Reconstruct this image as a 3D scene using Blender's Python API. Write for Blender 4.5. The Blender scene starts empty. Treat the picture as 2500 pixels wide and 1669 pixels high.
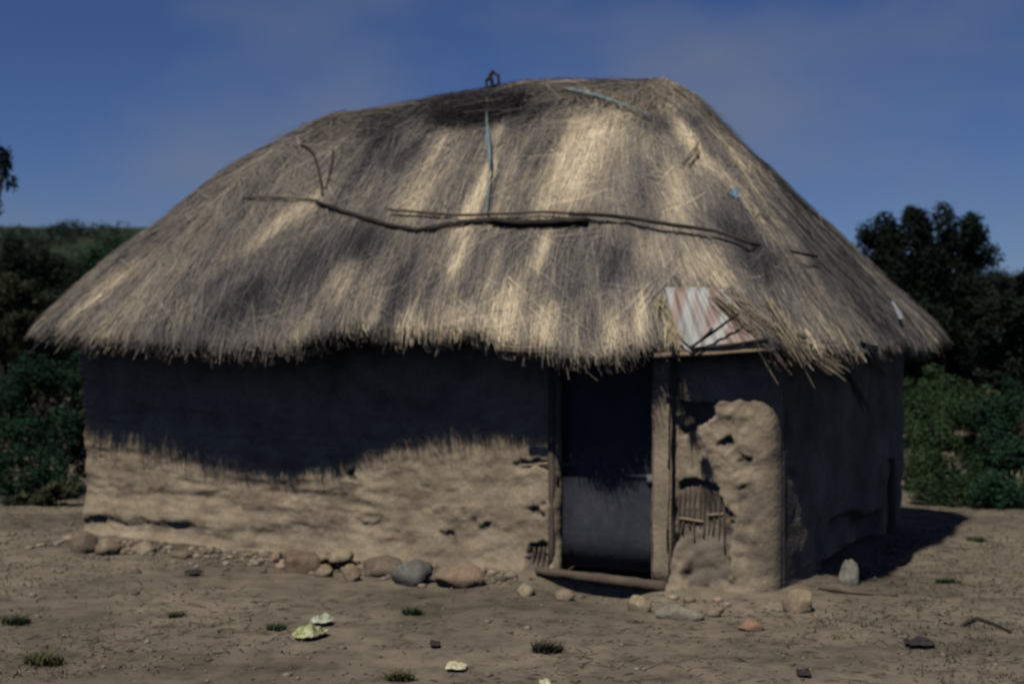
import bpy, bmesh, math, random
import numpy as np
from mathutils import Vector, Matrix, noise as mnoise
from mathutils.bvhtree import BVHTree

scene = bpy.context.scene
col = scene.collection
R = math.radians
rng = np.random.default_rng(7)
random.seed(7)

# ------------------------------------------------------------------ camera
CAM_H = 2.0
FPX = 50.0 / 36.0 * 2500.0            # focal length in photo pixels
PITCH = math.atan(34.5 / FPX)
cam_d = bpy.data.cameras.new('camera')
cam_d.lens = 50.0
cam_d.sensor_width = 36.0
cam_d.clip_start = 0.1
cam_d.clip_end = 6000.0
cam_d.dof.use_dof = True
cam_d.dof.focus_distance = 5.0
cam_d.dof.aperture_fstop = 2.8
cam = bpy.data.objects.new('camera', cam_d)
cam.location = (0, 0, CAM_H)
cam.rotation_euler = (R(90) - PITCH, 0, 0)
col.objects.link(cam)
scene.camera = cam

# ------------------------------------------------------------------ sky, sun, exposure
SUN_EL, SUN_LEFT = 57.0, 29.0          # elevation; degrees to the left of straight behind the camera
sun_dir = Vector((-math.sin(R(SUN_LEFT)) * math.cos(R(SUN_EL)), -math.cos(R(SUN_LEFT)) * math.cos(R(SUN_EL)), math.sin(R(SUN_EL))))
world = bpy.data.worlds.new('World')
scene.world = world
world.use_nodes = True
wn, wl = world.node_tree.nodes, world.node_tree.links
wn.clear()
w_out = wn.new('ShaderNodeOutputWorld')
w_bg = wn.new('ShaderNodeBackground')
w_sky = wn.new('ShaderNodeTexSky')
w_sky.sky_type = 'NISHITA'
w_sky.sun_disc = False
w_sky.sun_elevation = R(SUN_EL)
w_sky.sun_rotation = math.atan2(sun_dir.x, sun_dir.y)
w_sky.altitude = 1600
w_sky.air_density = 1.0
w_sky.dust_density = 0.0
w_sky.ozone_density = 4.0
w_tc = wn.new('ShaderNodeTexCoord')
w_map = wn.new('ShaderNodeMapping')
w_map.inputs['Scale'].default_value = (1.0, 1.0, 2.0)
w_map.inputs['Location'].default_value = (3.3, 1.7, 0.4)
w_noise = wn.new('ShaderNodeTexNoise')
w_noise.inputs['Scale'].default_value = 4.2
w_noise.inputs['Detail'].default_value = 4.0
w_noise.inputs['Roughness'].default_value = 0.45
w_ramp = wn.new('ShaderNodeValToRGB')
w_ramp.color_ramp.elements[0].position = 0.42
w_ramp.color_ramp.elements[0].color = (0, 0, 0, 1)
w_ramp.color_ramp.elements[1].position = 0.72
w_ramp.color_ramp.elements[1].color = (0.62, 0.62, 0.62, 1)
w_mix = wn.new('ShaderNodeMixRGB')
w_mix.inputs['Color2'].default_value = (3.1, 3.5, 4.4, 1)
w_bg.inputs['Strength'].default_value = 0.056
wl.new(w_tc.outputs['Generated'], w_map.inputs['Vector'])
wl.new(w_map.outputs['Vector'], w_noise.inputs['Vector'])
wl.new(w_noise.outputs['Fac'], w_ramp.inputs['Fac'])
wl.new(w_ramp.outputs['Color'], w_mix.inputs['Fac'])
w_tint = wn.new('ShaderNodeMixRGB'); w_tint.blend_type = 'MULTIPLY'
w_tint.inputs['Fac'].default_value = 1.0
w_tint.inputs['Color2'].default_value = (0.45, 0.54, 0.81, 1)      # deep clear blue of a high, dry place
wl.new(w_sky.outputs['Color'], w_tint.inputs['Color1'])
wl.new(w_tint.outputs['Color'], w_mix.inputs['Color1'])
wl.new(w_mix.outputs['Color'], w_bg.inputs['Color'])
wl.new(w_bg.outputs['Background'], w_out.inputs['Surface'])

sun_d = bpy.data.lights.new('sun', 'SUN')
sun_d.energy = 5.0
sun_d.angle = R(0.6)
sun_d.color = (1.0, 0.93, 0.82)
sun = bpy.data.objects.new('sun', sun_d)
sun.rotation_euler = sun_dir.to_track_quat('Z', 'Y').to_euler()
sun.location = (-20, -20, 40)
col.objects.link(sun)

scene.view_settings.view_transform = 'Standard'
scene.view_settings.look = 'None'
scene.view_settings.exposure = 0.0
scene.view_settings.gamma = 1.0
scene.view_settings.use_curve_mapping = False
scene.render.engine = 'CYCLES'
scene.cycles.use_denoising = True
scene.cycles.max_bounces = 4
scene.cycles.diffuse_bounces = 0
scene.cycles.filter_width = 1.8

# ------------------------------------------------------------------ helpers
def tag(o, label=None, cat=None, group=None, kind=None):
    if label: o['label'] = label
    if cat: o['category'] = cat
    if group: o['group'] = group
    if kind: o['kind'] = kind
    return o

def empty(name, loc=(0, 0, 0), rz=0.0):
    o = bpy.data.objects.new(name, None)
    o.location = loc
    o.rotation_euler = (0, 0, rz)
    o.empty_display_size = 0.2
    col.objects.link(o)
    return o

def link(name, me, mat=None, parent=None, smooth=False):
    if mat is not None and not me.materials:
        me.materials.append(mat)
    if smooth:
        me.polygons.foreach_set('use_smooth', np.ones(len(me.polygons), dtype=bool))
    o = bpy.data.objects.new(name, me)
    col.objects.link(o)
    if parent is not None:
        o.parent = parent
    return o

def np_mesh(name, verts, faces, colors=None):
    """faces: (n,4) or (n,3) int array"""
    verts = np.ascontiguousarray(verts, dtype=np.float32).reshape(-1, 3)
    faces = np.ascontiguousarray(faces, dtype=np.int32)
    k = faces.shape[1]
    me = bpy.data.meshes.new(name)
    me.vertices.add(len(verts))
    me.vertices.foreach_set('co', verts.ravel())
    me.loops.add(faces.size)
    me.loops.foreach_set('vertex_index', faces.ravel())
    me.polygons.add(len(faces))
    me.polygons.foreach_set('loop_start', np.arange(0, faces.size, k, dtype=np.int32))
    me.update(calc_edges=True)
    if colors is not None:
        a = me.color_attributes.new('Col', 'FLOAT_COLOR', 'POINT')
        c = np.ones((len(verts), 4), dtype=np.float32)
        c[:, :3] = colors
        a.data.foreach_set('color', c.ravel())
    return me

def hash2(ix, iy, seed):
    h = (ix.astype(np.int64) * 374761393 + iy.astype(np.int64) * 668265263 + seed * 1442695041) & 0xFFFFFFFF
    h = ((h ^ (h >> 13)) * 1274126177) & 0xFFFFFFFF
    h = h ^ (h >> 16)
    return (h & 0xFFFFFF) / float(0xFFFFFF)

def vnoise(x, y, seed=0):
    x = np.asarray(x, dtype=float); y = np.asarray(y, dtype=float)
    x, y = np.broadcast_arrays(x, y)
    ix, iy = np.floor(x), np.floor(y)
    fx, fy = x - ix, y - iy
    fx = fx * fx * (3 - 2 * fx); fy = fy * fy * (3 - 2 * fy)
    a = hash2(ix, iy, seed); b = hash2(ix + 1, iy, seed)
    c = hash2(ix, iy + 1, seed); d = hash2(ix + 1, iy + 1, seed)
    return (a * (1 - fx) + b * fx) * (1 - fy) + (c * (1 - fx) + d * fx) * fy

def fbm(x, y, seed=0, oct=4, rough=0.5):
    t, a, s, f = 0.0, 1.0, 0.0, 1.0
    for k in range(oct):
        t = t + a * vnoise(np.asarray(x) * f, np.asarray(y) * f, seed + k * 17)
        s += a; a *= rough; f *= 2.03
    return t / s * 2 - 1

def sstep(a, b, x):
    t = np.clip((x - a) / (b - a), 0, 1)
    return t * t * (3 - 2 * t)

# pixel -> direction (photo pixels, 2500 x 1669)
CP, SP = math.cos(PITCH), math.sin(PITCH)
def ray(px, py):
    u, v = (px - 1250.0) / FPX, (834.5 - py) / FPX
    return Vector((u, CP + v * SP, -SP + v * CP))

def at_depth(px, py, Y):
    d = ray(px, py)
    return Vector((0, 0, CAM_H)) + d * (Y / d.y)

def on_ground(px, py, z=0.0):
    d = ray(px, py)
    return Vector((0, 0, CAM_H)) + d * ((z - CAM_H) / d.z)

def project(P):
    """(n,3) world -> px, py"""
    P = np.asarray(P)
    x, y, z = P[:, 0], P[:, 1], P[:, 2] - CAM_H
    depth = y * CP - z * SP
    up = y * SP + z * CP
    return 1250 + FPX * x / depth, 834.5 - FPX * up / depth

# ------------------------------------------------------------------ materials
def base_mat(name, rough=0.9, spec=0.2):
    m = bpy.data.materials.new(name)
    m.use_nodes = True
    b = m.node_tree.nodes['Principled BSDF']
    b.inputs['Roughness'].default_value = rough
    b.inputs['Specular IOR Level'].default_value = spec
    return m, m.node_tree.nodes, m.node_tree.links, b

def ramp(nodes, cols, pos=None):
    r = nodes.new('ShaderNodeValToRGB')
    e = r.color_ramp.elements
    n = len(cols)
    pos = pos or [i / (n - 1) for i in range(n)]
    e[0].position = pos[0]; e[0].color = (*cols[0], 1)
    e[1].position = pos[-1]; e[1].color = (*cols[-1], 1)
    for i in range(1, n - 1):
        q = e.new(pos[i]); q.color = (*cols[i], 1)
    return r

ALB = 0.72                               # one factor for all earth, wood and straw colours
def noise_mat(name, cols, scale=3.0, detail=8.0, pos=None, rough=0.9, bump=0.3, bscale=30.0, bdist=0.01, stretch=(1, 1, 1), spec=0.2, fine=0.35):
    cols = [tuple(v * ALB for v in c) for c in cols]
    m, n, l, b = base_mat(name, rough, spec)
    tc = n.new('ShaderNodeTexCoord'); mp = n.new('ShaderNodeMapping')
    mp.inputs['Scale'].default_value = stretch
    l.new(tc.outputs['Object'], mp.inputs['Vector'])
    t = n.new('ShaderNodeTexNoise'); t.inputs['Scale'].default_value = scale
    t.inputs['Detail'].default_value = detail; t.inputs['Roughness'].default_value = 0.62
    l.new(mp.outputs['Vector'], t.inputs['Vector'])
    r = ramp(n, cols, pos or [0.3 + 0.4 * i / (len(cols) - 1) for i in range(len(cols))])
    l.new(t.outputs['Fac'], r.inputs['Fac'])
    t2 = n.new('ShaderNodeTexNoise'); t2.inputs['Scale'].default_value = bscale
    t2.inputs['Detail'].default_value = 6.0
    l.new(mp.outputs['Vector'], t2.inputs['Vector'])
    mx = n.new('ShaderNodeMixRGB'); mx.blend_type = 'OVERLAY'; mx.inputs['Fac'].default_value = fine
    l.new(r.outputs['Color'], mx.inputs['Color1']); l.new(t2.outputs['Fac'], mx.inputs['Color2'])
    l.new(mx.outputs['Color'], b.inputs['Base Color'])
    bp = n.new('ShaderNodeBump'); bp.inputs['Strength'].default_value = bump; bp.inputs['Distance'].default_value = bdist
    l.new(t2.outputs['Fac'], bp.inputs['Height']); l.new(bp.outputs['Normal'], b.inputs['Normal'])
    return m

def attr_mat(name, rough=0.85, spec=0.15, mul=None, translucent=0.0):
    m, n, l, b = base_mat(name, rough, spec)
    a = n.new('ShaderNodeAttribute'); a.attribute_name = 'Col'
    l.new(a.outputs['Color'], b.inputs['Base Color'])
    if translucent > 0:
        tr = n.new('ShaderNodeBsdfTranslucent'); ms = n.new('ShaderNodeMixShader')
        ms.inputs['Fac'].default_value = translucent
        l.new(a.outputs['Color'], tr.inputs['Color'])
        l.new(b.outputs['BSDF'], ms.inputs[1]); l.new(tr.outputs['BSDF'], ms.inputs[2])
        l.new(ms.outputs['Shader'], n['Material Output'].inputs['Surface'])
    return m

M = {}
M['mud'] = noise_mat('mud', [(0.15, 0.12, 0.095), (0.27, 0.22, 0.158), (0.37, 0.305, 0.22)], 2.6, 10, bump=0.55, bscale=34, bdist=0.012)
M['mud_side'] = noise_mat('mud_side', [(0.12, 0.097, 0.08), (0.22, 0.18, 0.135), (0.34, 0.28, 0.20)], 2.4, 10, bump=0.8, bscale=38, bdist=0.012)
M['wood'] = noise_mat('wood', [(0.075, 0.055, 0.045), (0.13, 0.10, 0.08)], 5, 6, stretch=(1, 1, 0.15), bscale=50, bump=0.4)
M['dark_wood'] = noise_mat('dark_wood', [(0.022, 0.018, 0.018), (0.05, 0.04, 0.035)], 6, 6, bscale=50, bump=0.4)
M['pale_wood'] = noise_mat('pale_wood', [(0.20, 0.155, 0.11), (0.30, 0.24, 0.17)], 6, 6, stretch=(1, 1, 0.2), bscale=40, bump=0.4)
M['door'] = noise_mat('door', [(0.030, 0.034, 0.048), (0.042, 0.046, 0.062), (0.062, 0.063, 0.078)], 3.5, 8, bscale=26, bump=0.25, rough=0.75)
M['steel'] = noise_mat('steel', [(0.14, 0.15, 0.17), (0.22, 0.235, 0.25)], 10, rough=0.5, spec=0.5)
M['straw'] = attr_mat('straw')
M['leaf'] = attr_mat('leaf', rough=0.8, spec=0.08, translucent=0.2)
M['bark'] = noise_mat('bark', [(0.035, 0.028, 0.022), (0.075, 0.06, 0.048)], 8, bscale=40, bump=0.6)
M['teal'] = noise_mat('teal_plastic', [(0.10, 0.15, 0.16), (0.17, 0.23, 0.24)], 8, rough=0.6, bscale=30)
M['blue'] = noise_mat('blue_plastic', [(0.05, 0.13, 0.22), (0.10, 0.22, 0.32)], 8, rough=0.5, bscale=30)
M['white'] = noise_mat('pale_plastic', [(0.16, 0.18, 0.22), (0.24, 0.27, 0.30)], 8, rough=0.5, bscale=30)
M['litter_cream'] = noise_mat('litter_cream', [(0.46, 0.43, 0.27), (0.58, 0.55, 0.38)], 8, rough=0.7, bscale=30)
M['litter_green'] = noise_mat('litter_green', [(0.24, 0.28, 0.09), (0.42, 0.43, 0.22), (0.52, 0.52, 0.38)], 9, rough=0.7, bscale=30)
M['litter_grey'] = noise_mat('litter_grey', [(0.32, 0.34, 0.27), (0.46, 0.47, 0.38)], 8, rough=0.7, bscale=30)
M['litter_dark'] = noise_mat('litter_dark', [(0.02, 0.018, 0.02), (0.045, 0.04, 0.04)], 8, rough=0.8, bscale=30)
STONES = {
    'brown': [(0.13, 0.10, 0.075), (0.22, 0.17, 0.12)], 'tan': [(0.26, 0.20, 0.135), (0.38, 0.30, 0.20)],
    'pale': [(0.30, 0.245, 0.16), (0.44, 0.37, 0.255)], 'redbrown': [(0.15, 0.10, 0.07), (0.24, 0.17, 0.12)],
    'grey': [(0.12, 0.125, 0.125), (0.20, 0.205, 0.20)], 'pink': [(0.26, 0.18, 0.125), (0.36, 0.26, 0.18)],
    'slab': [(0.22, 0.21, 0.165), (0.33, 0.32, 0.25)], 'red': [(0.27, 0.15, 0.10), (0.36, 0.21, 0.14)],
    'white': [(0.22, 0.215, 0.18), (0.42, 0.405, 0.35)],
}
for k, c in STONES.items():
    c = [tuple(0.7 * v + 0.3 * e for v, e in zip(q, (0.15, 0.128, 0.098))) for q in c]
    c = [tuple(0.62 * v for v in c[0])] + c
    M['stone_' + k] = noise_mat('stone_' + k, c, 7, 9, bscale=45, bump=0.6, bdist=0.01, fine=0.5)

# rusty corrugated sheet: broad rust runs down pale zinc
m, n_, l_, b_ = base_mat('rusty_sheet', 0.55, 0.5)
tc = n_.new('ShaderNodeTexCoord'); mp = n_.new('ShaderNodeMapping'); mp.inputs['Scale'].default_value = (5.2, 0.9, 0.9)
mp.inputs['Location'].default_value = (0.35, 0.2, 0)
t = n_.new('ShaderNodeTexNoise'); t.inputs['Scale'].default_value = 1.5; t.inputs['Detail'].default_value = 4
r = ramp(n_, [(0.27, 0.30, 0.295), (0.235, 0.25, 0.245), (0.17, 0.115, 0.095), (0.13, 0.08, 0.065)], [0.32, 0.43, 0.52, 0.68])
l_.new(tc.outputs['Object'], mp.inputs['Vector']); l_.new(mp.outputs['Vector'], t.inputs['Vector'])
l_.new(t.outputs['Fac'], r.inputs['Fac']); l_.new(r.outputs['Color'], b_.inputs['Base Color'])
M['sheet'] = m

# earth
m, n_, l_, b_ = base_mat('earth', 0.95, 0.1)
tc = n_.new('ShaderNodeTexCoord')
t1 = n_.new('ShaderNodeTexNoise'); t1.inputs['Scale'].default_value = 0.55; t1.inputs['Detail'].default_value = 9; t1.inputs['Roughness'].default_value = 0.6
t2 = n_.new('ShaderNodeTexNoise'); t2.inputs['Scale'].default_value = 5.0; t2.inputs['Detail'].default_value = 10; t2.inputs['Roughness'].default_value = 0.7
t3 = n_.new('ShaderNodeTexNoise'); t3.inputs['Scale'].default_value = 60.0; t3.inputs['Detail'].default_value = 5
for t in (t1, t2, t3): l_.new(tc.outputs['Object'], t.inputs['Vector'])
r1 = ramp(n_, [(0.070, 0.059, 0.047), (0.112, 0.095, 0.073), (0.152, 0.130, 0.098)], [0.36, 0.5, 0.66])
r2 = ramp(n_, [(0.22, 0.20, 0.20), (0.5, 0.5, 0.5), (0.70, 0.68, 0.64)], [0.34, 0.5, 0.68])
mx = n_.new('ShaderNodeMixRGB'); mx.blend_type = 'OVERLAY'; mx.inputs['Fac'].default_value = 0.75
l_.new(t1.outputs['Fac'], r1.inputs['Fac']); l_.new(t2.outputs['Fac'], r2.inputs['Fac'])
l_.new(r1.outputs['Color'], mx.inputs['Color1']); l_.new(r2.outputs['Color'], mx.inputs['Color2'])
l_.new(mx.outputs['Color'], b_.inputs['Base Color'])
ad = n_.new('ShaderNodeMath'); ad.operation = 'MULTIPLY_ADD'; ad.inputs[1].default_value = 0.3
l_.new(t3.outputs['Fac'], ad.inputs[0]); l_.new(t2.outputs['Fac'], ad.inputs[2])
bp = n_.new('ShaderNodeBump'); bp.inputs['Strength'].default_value = 0.6; bp.inputs['Distance'].default_value = 0.03
l_.new(ad.outputs['Value'], bp.inputs['Height']); l_.new(bp.outputs['Normal'], b_.inputs['Normal'])
M['earth'] = m
M['hill'] = noise_mat('hill_green', [(0.012, 0.022, 0.013), (0.020, 0.034, 0.018), (0.032, 0.042, 0.024)], 0.05, 8, bscale=0.5, bump=0.8, bdist=1.0)

# ------------------------------------------------------------------ hut frame
HL, HD = 6.826, 4.2                                     # front length, depth
HUT_RZ = math.atan2(-0.4651, 0.8853)
HUT_LOC = Vector((-4.118, 13.62, 0))
HX = Vector((0.8853, -0.4651, 0)); HY = Vector((0.4651, 0.8853, 0))
def to_local(P):
    d = Vector(P) - HUT_LOC
    return Vector((d.dot(HX), d.dot(HY), d.z))
def to_world(p):
    return HUT_LOC + HX * p[0] + HY * p[1] + Vector((0, 0, p[2]))
def to_world_np(p):
    return np.array(HUT_LOC) + p[:, :1] * np.array(HX) + p[:, 1:2] * np.array(HY) + p[:, 2:3] * np.array((0, 0, 1.0))
def local_ray(px, py):
    o = to_local((0, 0, CAM_H)); d = ray(px, py)
    return o, Vector((d.dot(HX), d.dot(HY), d.z))
def wall_xz(px, py, y=0.0):
    o, d = local_ray(px, py)
    q = o + d * ((y - o.y) / d.y)
    return q.x, q.z
def side_yz(px, py, x=HL):
    o, d = local_ray(px, py)
    q = o + d * ((x - o.x) / d.x)
    return q.y, q.z

# ------------------------------------------------------------------ ground sheet
def spaced(lo, hi, step, far, grow=1.28):
    a = list(np.arange(lo, hi + 1e-6, step))
    s, v = step, a[-1]
    while v < far:
        s *= grow; v += s; a.append(v)
    s, v = step, a[0]
    pre = []
    while v > -far:
        s *= grow; v -= s; pre.append(v)
    return np.array(pre[::-1] + a)
gx = spaced(-7.5, 7.5, 0.05, 3500)
gy = spaced(7.0, 19.0, 0.05, 3500)
GX, GY = np.meshgrid(gx, gy, indexing='ij')
def ground_h(x, y):
    x = np.asarray(x, float); y = np.asarray(y, float)
    near = np.exp(-((x / 16) ** 2 + ((y - 11) / 16) ** 2))
    h = 0.035 * fbm(x * 0.7, y * 0.7, 3, 4) + 0.016 * fbm(x * 4.5, y * 4.5, 5, 3)
    # low trodden bank of washed-down mud along the front wall
    lx = (x - HUT_LOC.x) * HX.x + (y - HUT_LOC.y) * HX.y
    ly = (x - HUT_LOC.x) * HY.x + (y - HUT_LOC.y) * HY.y
    out = np.maximum(np.maximum(-ly, ly - HD), np.maximum(-lx, lx - HL))
    bank = 0.05 * np.exp(-np.maximum(out, 0) / 0.25)
    door = np.exp(-((lx - 5.45) / 0.42) ** 4) * np.exp(-((ly + 0.12) / 0.34) ** 4)
    h = h * near + bank * (1 - door) - 0.085 * door
    return h
GZ = ground_h(GX, GY)
n0, n1 = GX.shape
idx = np.arange(n0 * n1).reshape(n0, n1)
gf = np.stack([idx[:-1, :-1], idx[1:, :-1], idx[1:, 1:], idx[:-1, 1:]], -1).reshape(-1, 4)
ground = link('ground', np_mesh('ground', np.stack([GX, GY, GZ], -1), gf), M['earth'], smooth=True)
tag(ground, 'bare brown trodden earth around the hut', 'ground', kind='structure')
def gz(x, y):
    return float(ground_h(np.array([x]), np.array([y]))[0])

# ------------------------------------------------------------------ hills (far ridge, sits on the plain)
hx = np.linspace(-420, 420, 169); hy = np.linspace(70, 420, 71)
HXG, HYG = np.meshgrid(hx, hy, indexing='ij')
ang = HXG / HYG
top = np.where(ang < 0.1, 0.078, 0.078 - 0.036 * sstep(0.1, 0.32, ang)) * 180
HZ = top * sstep(75, 175, HYG) * (0.93 + 0.05 * fbm(HXG * 0.02, HYG * 0.02, 9, 3)) - 1.0 + 2.0 * sstep(85, 150, HYG)
idx = np.arange(HXG.size).reshape(HXG.shape)
hf = np.stack([idx[:-1, :-1], idx[1:, :-1], idx[1:, 1:], idx[:-1, 1:]], -1).reshape(-1, 4)
hills = link('hills', np_mesh('hills', np.stack([HXG, HYG, HZ], -1), hf), M['hill'], smooth=True)
tag(hills, 'low scrub-covered hillside on the skyline behind the hut', 'hill', kind='structure')

# ------------------------------------------------------------------ generic shapes
def tube_arrays(pts, radii, sides=7, wob=0.12, seed=0):
    rs = np.random.default_rng(seed)
    P = np.array([tuple(p) for p in pts], float); n = len(P)
    T = np.gradient(P, axis=0); T /= np.linalg.norm(T, axis=1)[:, None] + 1e-9
    ref = np.array([0, 0, 1.0]) if abs(T[0, 2]) < 0.85 else np.array([1.0, 0, 0])
    V, rad = [], np.broadcast_to(np.asarray(radii, float), (n,))
    for i in range(n):
        a = np.cross(T[i], ref); a /= np.linalg.norm(a) + 1e-9
        b = np.cross(a, T[i])
        for k in range(sides):
            th = 2 * math.pi * k / sides
            rr = rad[i] * (1 + wob * rs.uniform(-1, 1))
            V.append(P[i] + rr * (math.cos(th) * a + math.sin(th) * b))
    F = []
    for i in range(n - 1):
        for k in range(sides):
            F.append((i * sides + k, i * sides + (k + 1) % sides, (i + 1) * sides + (k + 1) % sides, (i + 1) * sides + k))
    V.append(P[0]); V.append(P[-1])
    c0, c1 = len(V) - 2, len(V) - 1
    T3 = []
    for k in range(sides):
        T3.append((c0, (k + 1) % sides, k)); T3.append((c1, (n - 1) * sides + k, (n - 1) * sides + (k + 1) % sides))
    return V, F + T3

def tube(name, pts, radii, mat, parent=None, sides=7, wob=0.12, seed=0):
    V, F = tube_arrays(pts, radii, sides, wob, seed)
    me = bpy.data.meshes.new(name)
    me.from_pydata([tuple(v) for v in V], [], F)
    return link(name, me, mat, parent, smooth=True)

def resample(pts, n):
    P = np.array([tuple(p) for p in pts], float)
    d = np.concatenate([[0], np.cumsum(np.linalg.norm(np.diff(P, axis=0), axis=1))])
    t = np.linspace(0, d[-1], n)
    return np.stack([np.interp(t, d, P[:, k]) for k in range(3)], 1)

def rough_box(name, size, mat, parent=None, loc=(0, 0, 0), rot=(0, 0, 0), jit=0.006, bev=0.008, cuts=4, seed=0):
    bm = bmesh.new()
    bmesh.ops.create_cube(bm, size=1.0)
    bmesh.ops.scale(bm, vec=size, verts=bm.verts)
    bmesh.ops.subdivide_edges(bm, edges=list(bm.edges), cuts=cuts, use_grid_fill=True)
    for v in bm.verts:
        q = v.co * 9 + Vector((seed * 3.7, seed, 0))
        v.co += Vector(mnoise.noise_vector(q)) * jit
    sharp = [e for e in bm.edges if len(e.link_faces) == 2 and e.calc_face_angle() > 0.9]
    bmesh.ops.bevel(bm, geom=sharp, offset=bev, segments=2, affect='EDGES')
    me = bpy.data.meshes.new(name); bm.to_mesh(me); bm.free()
    o = link(name, me, mat, parent, smooth=True)
    o.location = loc; o.rotation_euler = rot
    return o

def thick_grid(name, front, back, mask, mat, parent):
    """front/back (n,m,3); mask (n-1,m-1) cells kept; closed shell"""
    n, m_ = front.shape[:2]
    V = np.concatenate([front.reshape(-1, 3), back.reshape(-1, 3)])
    N = n * m_
    ix = np.arange(N).reshape(n, m_)
    q = np.stack([ix[:-1, :-1], ix[1:, :-1], ix[1:, 1:], ix[:-1, 1:]], -1)
    F = [q[mask], q[mask][:, ::-1] + N]
    pad = np.zeros((n + 1, m_ + 1), bool); pad[1:-1, 1:-1] = mask
    for i in range(n):                    # edges along m
        for j in range(m_ - 1):
            a, b = pad[i, j + 1], pad[i + 1, j + 1]
            if a != b:
                e = (ix[i, j], ix[i, j + 1]) if a else (ix[i, j + 1], ix[i, j])
                F.append(np.array([[e[1], e[0], e[0] + N, e[1] + N]]))
    for i in range(n - 1):
        for j in range(m_):
            a, b = pad[i + 1, j], pad[i + 1, j + 1]
            if a != b:
                e = (ix[i + 1, j], ix[i, j]) if a else (ix[i, j], ix[i + 1, j])
                F.append(np.array([[e[1], e[0], e[0] + N, e[1] + N]]))
    me = np_mesh(name, V, np.concatenate(F))
    return link(name, me, mat, parent, smooth=True)

def poly_sd(px, pz, poly):
    """signed distance, positive inside"""
    P = np.array(poly, float); Q = np.roll(P, -1, 0)
    inside = np.zeros(px.shape, bool); dist = np.full(px.shape, 1e9)
    for (x0, z0), (x1, z1) in zip(P, Q):
        c = ((z0 > pz) != (z1 > pz)) & (px < (x1 - x0) * (pz - z0) / (z1 - z0 + 1e-12) + x0)
        inside ^= c
        ex, ez = x1 - x0, z1 - z0
        t = np.clip(((px - x0) * ex + (pz - z0) * ez) / (ex * ex + ez * ez + 1e-12), 0, 1)
        dist = np.minimum(dist, np.hypot(px - x0 - t * ex, pz - z0 - t * ez))
    return np.where(inside, dist, -dist)

K = 1.0642                                               # zoom-view pixels -> photo pixels
def wpoly(pts): return [wall_xz(x * K, y * K) for x, y in pts]

# ------------------------------------------------------------------ hut
hut = empty('mud_hut', HUT_LOC, HUT_RZ)
tag(hut, 'mud-walled hut with a shaggy thatched hip roof and a dark door', 'hut')

# --- front wall
DX0, DX1, DTOP = 5.04, 5.90, 2.02
wx = np.unique(np.concatenate([np.linspace(0, DX0, 300), np.linspace(DX0, DX1, 24), np.linspace(DX1, HL, 66)]))
wz = np.linspace(-0.25, 2.3, 150)
WX, WZ = np.meshgrid(wx, wz, indexing='ij')
warpx = WX + 0.07 * fbm(WX * 8, WZ * 8, 21, 4, 0.65); warpz = WZ + 0.07 * fbm(WX * 8, WZ * 8, 22, 4, 0.65)
D = 0.035 * fbm(WX * 1.3, WZ * 1.6, 11, 3) + 0.022 * fbm(WX * 4.2, WZ * 5.5, 12, 4) + 0.007 * fbm(WX * 16, WZ * 22, 13, 3)
# slanting trowel ridges
D += 0.012 * fbm(WX * 2.2 + WZ * 3.0, WZ * 9 - WX * 3.0, 14, 3) * sstep(1.2, 2.5, WX)
D += 0.10 * np.exp(-np.maximum(WZ, 0) / 0.14) * (0.4 + 0.5 * vnoise(WX * 1.7, WZ * 0, 15))      # flare at the foot
WORN = np.zeros_like(WX); REC = np.zeros_like(WX)
def recess(pts, depth, edge=0.018, raw=False):
    global REC, WORN
    sd = poly_sd(warpx, warpz, pts if raw else wpoly(pts))
    WORN = np.maximum(WORN, min(1.0, depth / 0.06) * sstep(-0.02, 0.025, sd))
    REC = np.maximum(REC, depth * sstep(-edge, edge, sd))
    return sd
# wattle showing through where plaster fell off right of the door
recess([(1566, 1103), (1600, 1092), (1640, 1104), (1664, 1140), (1676, 1190), (1668, 1225), (1640, 1215), (1600, 1222), (1570, 1240), (1548, 1250), (1550, 1170)], 0.05)
recess([(1690, 1120), (1735, 1100), (1745, 1180), (1720, 1210), (1700, 1170)], 0.022, 0.03)
recess([(1700, 1250), (1760, 1240), (1770, 1330), (1715, 1345)], 0.02, 0.03)
recess([(1556, 1215), (1600, 1200), (1672, 1210), (1668, 1250), (1684, 1290), (1676, 1330), (1640, 1345), (1600, 1360), (1578, 1310), (1550, 1262)], 0.04)
recess([(1650, 1215), (1672, 1190), (1690, 1180), (1686, 1215), (1676, 1300), (1662, 1300)], 0.05)
recess([(1560, 930), (1640, 925), (1636, 950), (1600, 985), (1566, 995)], 0.06)
recess([(1655, 1010), (1672, 1005), (1680, 1030), (1665, 1042)], 0.05)
recess([(1690, 1048), (1722, 1052), (1716, 1078), (1694, 1074)], 0.03)
recess([(1218, 1250), (1256, 1240), (1262, 1325), (1210, 1318)], 0.06)
recess([(1210, 1160), (1245, 1158), (1243, 1190), (1212, 1188)], 0.035)
recess([(1180, 1064), (1262, 1058), (1264, 1076), (1186, 1080)], 0.035)
recess([(795, 1085), (815, 1080), (822, 1100), (806, 1104)], 0.04)
recess([(1010, 1215), (1045, 1225), (1050, 1250), (1020, 1240)], 0.03)
recess([(820, 1190), (880, 1205), (878, 1222), (825, 1210)], 0.02)
recess([(1090, 1190), (1125, 1200), (1122, 1215), (1095, 1210)], 0.02)
# mud pad at the foot of the door post
sdp = poly_sd(warpx, warpz, wpoly([(1524, 1268), (1560, 1255), (1580, 1275), (1592, 1340), (1588, 1372), (1530, 1360)]))
D += 0.05 * sstep(-0.03, 0.03, sdp)
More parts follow.
